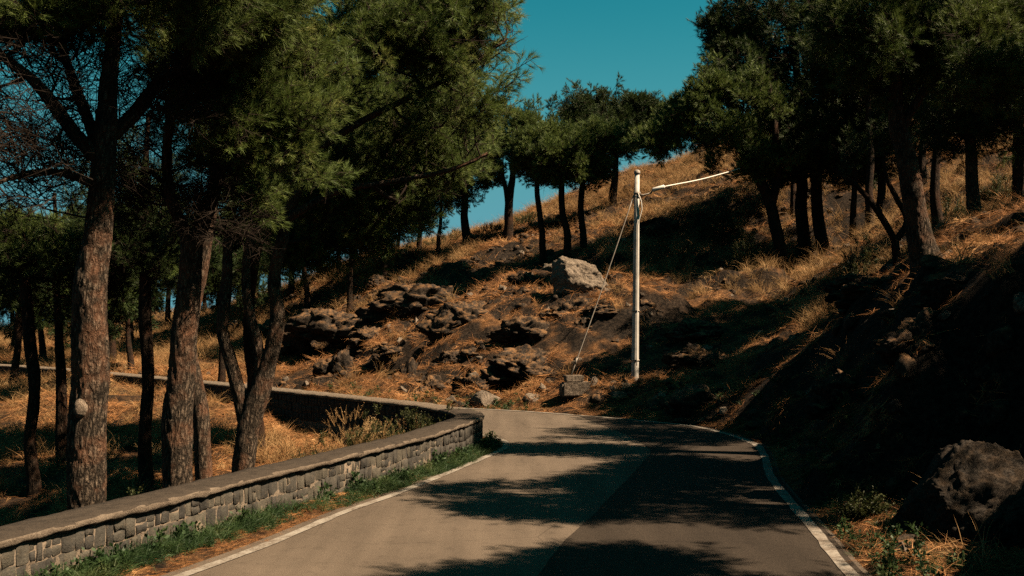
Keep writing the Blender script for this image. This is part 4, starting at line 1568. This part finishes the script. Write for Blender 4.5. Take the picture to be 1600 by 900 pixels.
def scatter_area(n, xr, yr, keep, seed, fan=True):
    r = np.random.default_rng(seed)
    y = yr[0] + (yr[1] - yr[0]) * r.random(n)
    x = xr[0] + (xr[1] - xr[0]) * r.random(n)
    if fan:
        m = (np.abs(x) < .56 * np.abs(y) + 3.5)
        x, y = x[m], y[m]
    z, do, di, rav, rin, on = height(x, y, True)
    k = keep(x, y, z, do, di, rav, rin, on, r)
    return x[k], y[k], z[k], r


def slope_at(x, y):
    e = .08
    return (height(x + e, y) - height(x - e, y)) / (2 * e), (height(x, y + e) - height(x, y - e)) / (2 * e)


def eulers(x, y, r, align=.8, tilt=.25, az=None):
    sx, sy = slope_at(x, y)
    out = np.zeros((len(x), 3))
    for i in range(len(x)):
        n = Vector((-sx[i] * align + r.normal(0, tilt), -sy[i] * align + r.normal(0, tilt), 1)).normalized()
        q = n.to_track_quat('Z', 'Y') @ Euler((0, 0, r.uniform(0, 6.28) if az is None else az[i])).to_quaternion()
        e = q.to_euler()
        out[i] = (e.x, e.y, e.z)
    return out


off = lambda rin, rav: (~rin) | rav
x, y, z, r = scatter_area(21000, (-20, 22), (8, 56), lambda x, y, z, do, di, rav, rin, on, r: ((~rin) & (do > .35)) & (n2(x, y, .8, 3, 31.) + r.normal(0, .25, x.size) > .18), 101)
tag(scatter_obj("loose_stones", SG, np.stack([x, y, z], 1), eulers(x, y, r), np.abs(r.normal(0, .10, len(x))) + .035, r.choice([0, 0, 1, 1, 0, 1, 0, 1, 2], len(x))), kind='stuff')
print("stones", len(x))

# ------------------------------------------------------------------ grass, straw, weeds
def blade_clump(seed, mat, n, ln, w, spread, up, radius, curve=.5, segs=2, name="grass_clump", lean=None):
    r = np.random.default_rng(seed)
    V, T = [], []
    for i in range(n):
        az = r.uniform(0, 2 * math.pi)
        rr = radius * math.sqrt(r.random())
        a2 = r.uniform(0, 2 * math.pi)
        p = np.array([rr * math.cos(a2), rr * math.sin(a2), -.02])
        d = unit([math.cos(az) * spread, math.sin(az) * spread, up * r.uniform(.5, 1.2)])
        if lean is not None:
            d = unit(d + np.array(lean) * r.uniform(.3, 1))
        l = ln * r.uniform(.5, 1.2)
        side = unit(np.cross(d, r.normal(0, 1, 3)))
        ww = w * r.uniform(.7, 1.2)
        b0 = len(V)
        q = p
        dd = d
        for s in range(segs):
            k = 1 - s / (segs + .4)
            V += [q - side * ww * k / 2, q + side * ww * k / 2]
            q = q + dd * l / segs
            dd = unit(dd + np.array([d[0] * .3, d[1] * .3, -curve * r.uniform(.5, 1.5)]))
        V.append(q)
        for s in range(segs - 1):
            a = b0 + 2 * s
            T += [(a, a + 1, a + 3), (a, a + 3, a + 2)]
        a = b0 + 2 * (segs - 1)
        T.append((a, a + 1, a + 2))
    return source(name, V, T, [mat])


def herb(seed, leafmat, stemmat, h=.5, n=26, ls=.05, br=5):
    r = np.random.default_rng(seed)
    V, T, mi = [], [], []
    for b in range(br):
        az = r.uniform(0, 6.28)
        d = unit([math.cos(az) * .4, math.sin(az) * .4, 1])
        p = np.zeros(3)
        q = p + d * h * r.uniform(.6, 1.1)
        tube_tris(p, q, .006, .003, V, T)
        mi += [0] * 6
        for i in range(n):
            t = r.uniform(.25, 1.05)
            c = p + (q - p) * t
            ld = unit(r.normal(0, 1, 3) + d * .6)
            c = c + ld * r.uniform(0, .05)
            s = unit(np.cross(ld, r.normal(0, 1, 3)))
            l = ls * r.uniform(.6, 1.3)
            bb = len(V)
            V += [c, c + ld * l * .5 - s * l * .3, c + ld * l, c + ld * l * .5 + s * l * .3]
            T += [(bb, bb + 1, bb + 2), (bb, bb + 2, bb + 3)]
            mi += [1, 1]
    return source("herb", V, T, [stemmat, leafmat], mi)


SG_straw = scatter_group("straw_sources", [blade_clump(200 + i, M['straw'], 46, .24, .005, 1.0, .16, .16, .18) for i in range(4)])
SG_dry = scatter_group("dry_sources", [blade_clump(210 + i, M['dry'], 40, .42, .006, .45, 1.0, .10, .35, 3) for i in range(3)] + [blade_clump(220, M['dry'], 30, .30, .008, .8, .6, .12, .5, 3)])
SG_green = scatter_group("green_sources", [blade_clump(230 + i, M['green'], 44, .17, .006, .55, 1.0, .06, .5, 3) for i in range(3)] + [herb(233, M['green'], M['green'], .18, 14, .035, 5)])
SG_shrub = scatter_group("shrub_sources", [herb(240 + i, M['shrub'], M['twig'], .55, 34, .05, 6) for i in range(3)] + [herb(244, M['dry'], M['dry'], .6, 10, .035, 5)])

# pine straw carpet
def keep_straw(x, y, z, do, di, rav, rin, on, r):
    dens = np.clip(1.3 - .018 * y, .3, 1)
    nz = n2(x, y, .45, 3, 4.4)
    return off(rin, rav) & ((do > .1) | rav) & (di > WT * rav) & (nz + r.normal(0, .3, x.size) > -.20) & (r.random(x.size) < dens)


x, y, z, r = scatter_area(130000, (-26, 28), (9, 58), keep_straw, 111)
sx, sy = slope_at(x, y)
k = (np.hypot(sx, sy) + r.normal(0, .12, len(x)) < .72) | (r.random(len(x)) < .10)
x, y, z = x[k], y[k], z[k]
sc = r.uniform(.8, 1.5, len(x)) * np.clip(.75 + y / 60, .8, 1.6)
tag(scatter_obj("pine_straw", SG_straw, np.stack([x, y, z + .01], 1), eulers(x, y, r, 1.0, .18), sc, r.integers(0, 4, len(x))), kind='stuff')
print("straw", len(x))


# standing dry grass: ridge, ravine, right upper hill
def keep_dry(x, y, z, do, di, rav, rin, on, r):
    p = np.zeros(x.size)
    p = np.where((~rin) & (y > 38), .9 * sstep(36, 46, y), p)
    p = np.where((~rin) & (x > 7) & (y > 22), .8, p)
    p = np.where((~rin) & (x > 3) & (y > 32), .7, p)
    p = np.where(rav & (di > WT + .3), .8 + .2 * (y > 20), p)
    p = np.maximum(p, np.where((~rin) & (do > .3), .06, 0))
    p = np.where(rav & (y > 21) & (di < 1.6), .22, p)
    nz = n2(x, y, .35, 3, 14.4)
    return (r.random(x.size) < p * np.clip(.6 + nz * 1.3, .05, 1))


x, y, z, r = scatter_area(60000, (-36, 34), (9, 66), keep_dry, 112)
sc = r.uniform(.6, 1.35, len(x)) * np.where(y > 36, 1.45, 1.25)
tag(scatter_obj("dry_grass", SG_dry, np.stack([x, y, z], 1), eulers(x, y, r, .3, .22), sc, r.integers(0, 4, len(x))), kind='stuff')
print("dry", len(x))


def along(path, nrm, s0y, s1y, n, o0, o1, seed):
    r = np.random.default_rng(seed)
    i0 = int(np.argmin(np.abs(path[:, 1] - s0y) + (np.arange(len(path)) > len(path) * .8) * 99))
    i1 = int(np.argmin(np.abs(path[:, 1] - s1y) + (np.arange(len(path)) > len(path) * .8) * 99))
    i = r.integers(min(i0, i1), max(i0, i1), n)
    o = r.uniform(o0, o1, n)
    p = path[i] + nrm[i] * o[:, None]
    return p[:, 0], p[:, 1], o, r


# green strip at the wall foot
x, y, o, r = along(WALLF, wn_, 7.5, 19.0, 2600, -.30, -.035, 113)
dens = np.clip(.55 + .9 * n2(x * .9, y * .9, .9, 2, 3.), .12, 1) * np.clip(1.15 - np.abs(o + .1) * 2.6, .1, 1) * np.where(y < 9.3, .7, 1)
k = r.random(len(x)) < dens
x, y = x[k], y[k]
tag(scatter_obj("green_grass", SG_green, np.stack([x, y, height(x, y)], 1), eulers(x, y, r, 0, .3), r.uniform(.6, 1.45, len(x)), r.choice([0, 1, 2, 3], len(x), p=[.32, .32, .32, .04])), kind='stuff')
# needle litter between the grass and the line
x, y, o, r = along(INNER, nI, 7.0, 19.4, 2300, -.03, .42, 114)
k = ~in_poly(x, y, INPOLY) & (r.random(len(x)) < np.clip(1.1 - o * 1.4, .3, 1))
x, y = x[k], y[k]
tag(scatter_obj("needle_litter", SG_straw, np.stack([x, y, height(x, y) + .004], 1), eulers(x, y, r, 0, .10), r.uniform(.25, .5, len(x)), r.integers(0, 4, len(x))), kind='stuff')
# outer verge: green and dry tufts
x, y, o, r = along(OUTER, nO, 8.0, 34.0, 2600, -1.1, -.10, 115)
k = r.random(len(x)) < np.clip(.35 + 1.1 * n2(x, y, .8, 2, 8.), .03, 1) * np.where(y < 12.5, 1.0, np.clip(.75 + .4 * o, 0, 1))
x, y = x[k], y[k]
tag(scatter_obj("verge_grass", SG_green, np.stack([x, y, height(x, y)], 1), eulers(x, y, r, .3, .3), r.uniform(.6, 1.3, len(x)), r.choice([0, 1, 2, 3], len(x))), kind='stuff')
x, y, o, r = along(OUTER, nO, 8.0, 40.0, 2200, -1.3, -.22, 116)
tag(scatter_obj("verge_litter", SG_straw, np.stack([x, y, height(x, y) + .004], 1), eulers(x, y, r, .5, .2), r.uniform(.4, .9, len(x)), r.integers(0, 4, len(x))), kind='stuff')


# shrubs as things
def shrub(label, px, py, Y, wpx, hpx, n, seed, dry=.15, name="shrub", grp=None):
    k = Y / F
    c = at(px, py, Y)
    g = gz(c.x, c.y)
    r = np.random.default_rng(seed)
    w, h = wpx * k / 2, max(hpx * k, at(px, py - hpx * .5, Y).z - g)
    root = empty(name, (c.x, c.y, g))
    tag(root, label, "shrub", grp)
    n = int(n * 3.2)
    a = r.uniform(0, 6.28, n)
    rr = np.sqrt(r.random(n)) * w
    pts = np.stack([rr * np.cos(a), rr * np.sin(a) * .8, np.zeros(n)], 1)
    base = height(c.x + pts[:, 0], c.y + pts[:, 1]) - g
    s = np.clip(k * 17, .55, 1.5) * r.uniform(.5, 1.1, n)
    topz = h * (1 - .55 * (rr / w) ** 2) * r.uniform(.75, 1.08, n)
    pts[:, 2] = base + np.maximum(0, (topz - .5 * s)) * r.random(n) ** .55
    rot = [(Vector((p[0] / w * .7 + r.normal(0, .2), p[1] / w * .6, 1)).to_track_quat('Z', 'Y') @ Euler((0, 0, r.uniform(0, 6))).to_quaternion()).to_euler()[:] for p in pts]
    pk = np.where(r.random(n) < dry, 3, r.integers(0, 3, n))
    tag(scatter_obj("foliage", SG_shrub, pts, rot, s, pk, root), kind='stuff')
    V, T = [], []
    for i in range(0, n, max(1, n // 24)):
        p = pts[i]
        tube_tris(np.array([p[0] * .3, p[1] * .3, -.05]), p, .010, .004, V, T, 4)
    link("stem", mesh_np("stem", V, T), M['twig'], root)
    return root


SHR = [
    ("leafy green shrub overhanging the parapet end at the bend", 690, 655, 19.6, 90, 48, 60, .05),
    ("green and straw-coloured shrub behind the parapet, next to the bend one", 640, 664, 18.8, 90, 60, 60, .35),
    ("tall dry weeds with pale stalks behind the middle of the parapet", 540, 678, 17.6, 110, 110, 70, .8),
    ("olive weeds between the tall dry ones and the green shrubs", 592, 668, 18.2, 90, 76, 60, .5),
    ("rust-coloured dry bush right of the three-stemmed pine", 470, 700, 17.0, 100, 90, 60, .85),
    ("small yellow-green weed behind the coping between two thick trunks", 207, 775, 12.6, 40, 60, 8, .3),
    ("dark green bush high on the slope right of the pole", 1125, 335, 40, 60, 42, 40, .05),
    ("dark green bush near the leaning pine's foot, upper slope", 1165, 370, 35, 55, 45, 40, .1),
    ("faded green bush on the lit hillside right of the biggest trunk", 1465, 330, 27, 80, 60, 50, .45),
    ("olive bush on the hillside between the two right pines", 1560, 325, 28, 60, 55, 40, .4),
    ("bush at the foot of the hillside behind the V-forked tree", 1340, 375, 27, 50, 40, 30, .3),
    ("yellowish bush on the ridge left of the twin-stemmed pine", 755, 385, 47, 60, 30, 36, .3),
    ("small ridge bush right of the twin-stemmed pine", 820, 345, 50, 36, 30, 24, .3),
    ("olive ridge bush below the dense left crown", 700, 385, 50, 70, 26, 36, .35),
    ("dry brown bush in the deep shade below the upper dark rocks", 1040, 400, 37, 90, 36, 50, .6),
    ("tuft of narrow-leaved green plant beside the white line by the big boulder", 1340, 825, 11.3, 36, 34, 10, .0),
]
for i, (lab, px, py, Y, w, h, n, dr) in enumerate(SHR):
    shrub(lab, px, py, Y, w, h, n, 300 + i, dr)

# ------------------------------------------------------------------ pole, cables, blocks
def prism(name, pts, rad, k, mat, parent, cap=True, smooth=False):
    V, Fq = tube_mesh(name, pts, rad, k)
    fs = [Fq]
    me = mesh_np(name, V, fs)
    if cap:
        bm = bmesh.new()
        bm.from_mesh(me)
        bmesh.ops.holes_fill(bm, edges=bm.edges, sides=0)
        bmesh.ops.recalc_face_normals(bm, faces=bm.faces)
        bm.to_mesh(me)
        bm.free()
    o = link(name, me, mat, parent, smooth)
    return o


pb = at(992, 597, 26.5)
pz = gz(pb.x, pb.y)
pole = empty("utility_pole", (pb.x, pb.y, pz))
tag(pole, "slim pale grey utility pole standing in the shaded slope foot beyond the bend", "pole")
ptop = at(995.5, 271, 26.5) - Vector((pb.x, pb.y, pz))
L0 = lambda t: Vector((ptop.x * t, 0, ptop.z * t))
hgt = ptop.z
P_ = [L0(-.03)] + [L0(t) for t in (0, .25, .5, .75, 1)]
prism("shaft", [tuple(p) for p in P_], [.096, .094, .085, .077, .069, .060], 12, M['pole'], pole, True, True)
prism("cap", [tuple(L0(.998)), tuple(L0(1.002) + Vector((0, 0, .0))), tuple(L0(1.012)), tuple(L0(1.018))], [.078, .078, .074, .03], 12, M['steel'], pole)
for t in (.11, .345):
    prism("joint_band", [tuple(L0(t - .003)), tuple(L0(t + .003))], [.108 - .04 * t + .004] * 2, 12, M['steel'], pole)
cl = L0(.905)
prism("clamp", [tuple(cl + Vector((0, 0, -.035))), tuple(cl + Vector((0, 0, .035)))], [.086, .086], 12, M['steel'], pole)
prism("clamp", [tuple(cl + Vector((0, 0, -.105))), tuple(cl + Vector((0, 0, -.075)))], [.084, .084], 12, M['steel'], pole)
prism("hook", [tuple(cl + Vector((.07, -.01, -.03))), tuple(cl + Vector((.15, -.02, -.045))), tuple(cl + Vector((.25, -.03, -.02))), tuple(cl + Vector((.36, -.03, .01)))], [.02, .022, .02, .02], 8, M['steel'], pole, True, True)
cp = []
for t in np.linspace(0, 1, 22):
    z = .905 - t * .82
    rr_ = .108 - .04 * z
    xo = .20 * math.sin(min(1, t * 6) * math.pi) * (t < .167) + (.5 - t) * .0
    cp.append(tuple(L0(z) + Vector((xo * .5 + rr_ * .28, -rr_ - .014, 0))))
prism("conduit", cp, [.011] * len(cp), 6, M['white_plastic'], pole, True, True)

# overhead cable with its insulating sleeve
P0 = Vector(pole.location) + cl
cable = empty("overhead_cable", P0 + Vector((.36, -.03, .01)))
tag(cable, "thin white cable with thick sleeve running up right from the pole clamp", "cable")
a0 = cable.location
s1 = at(1038, 291.5, 26.3) - a0
s0 = at(1020, 297, 26.4) - a0
prism("sleeve", [tuple(s0 * .98), tuple(s0), tuple(s0 + (s1 - s0) * .06), tuple(s1), tuple(s1 + (s1 - s0) * .04)], [.01, .045, .052, .046, .016], 10, M['white_plastic'], cable, True, True)
prism("tie_rod", [(-.03, 0, -.01), tuple(s0)], [.022, .022], 6, M['steel'], cable)
end = at(1700, 60, 60.0) - a0
mid = [at(1115, 275, 31) - a0, at(1210, 245, 39.5) - a0, at(1400, 176, 48) - a0]
wp = smooth_path([tuple(s1), *[tuple(q) for q in mid], tuple(end)], .5)
prism("wire", [tuple(q) for q in wp], [.014] * len(wp), 6, M['white_plastic'], cable, True, True)

g1 = at(888, 614, 25.9)
g1.z = gz(g1.x, g1.y) + .12
g0 = P0 + Vector((-.07, -.02, -.02))
guy = empty("guy_wire", g0)
tag(guy, "thin slanting guy wire from the pole down to the stacked blocks", "wire")
pts = [tuple((g1 - g0) * t + Vector((0, 0, -.06 * math.sin(t * math.pi)))) for t in np.linspace(0, 1, 12)]
prism("strand", pts, [.013] * len(pts), 5, M['steel'], guy, True, True)
prism("turnbuckle", [tuple((g1 - g0) * .87), tuple((g1 - g0) * .90)], [.022, .022], 6, M['steel'], guy)


def block(name, label, c, dims, rz, seed, mat, bevel=.03, tilt=(0, 0), parent=None):
    r = random.Random(seed)
    bm = bmesh.new()
    bmesh.ops.create_cube(bm, size=1)
    for v in bm.verts:
        v.co = Vector((v.co.x * dims[0] * r.uniform(.92, 1.08), v.co.y * dims[1] * r.uniform(.92, 1.08), v.co.z * dims[2] * r.uniform(.94, 1.06)))
    bmesh.ops.bevel(bm, geom=bm.edges[:] + bm.verts[:], offset=bevel, segments=2, affect='EDGES')
    bmesh.ops.subdivide_edges(bm, edges=bm.edges[:], cuts=2, use_grid_fill=True)
    for v in bm.verts:
        n = fbm(np.array([[v.co.x * 6 + seed, v.co.y * 6, v.co.z * 6]]), 3)[0]
        v.co += v.co.normalized() * n * .012
    me = bpy.data.meshes.new(name)
    bm.to_mesh(me)
    bm.free()
    o = link(name, me, mat, parent, False)
    o.location = c
    o.rotation_euler = (tilt[0], tilt[1], rz)
    if label:
        tag(o, label, "block")
    return o


c = at(898, 634, 25.4)
g = gz(c.x, c.y)
block("stone_block", "large rough stone block at the road edge carrying a flat one on top", (c.x, c.y, g + .14), (.66, .42, .34), .12, 4, M['pale_rock'], .04)
block("concrete_block", "flat pale block lying on top of the large rough stone block", (c.x - .03, c.y + .03, g + .395), (.42, .34, .15), .2, 5, M['pale_rock'], .012)
c2 = at(921, 637, 25.5)
block("stone_block", "small pale stone leaning against the right end of the large block", (c2.x + .06, c2.y, gz(c2.x, c2.y) + .10), (.16, .24, .26), .5, 9, M['pale_rock'], .03, (0, .5))

print("verts total", sum(len(m.vertices) for m in bpy.data.meshes), "polys", sum(len(m.polygons) for m in bpy.data.meshes))
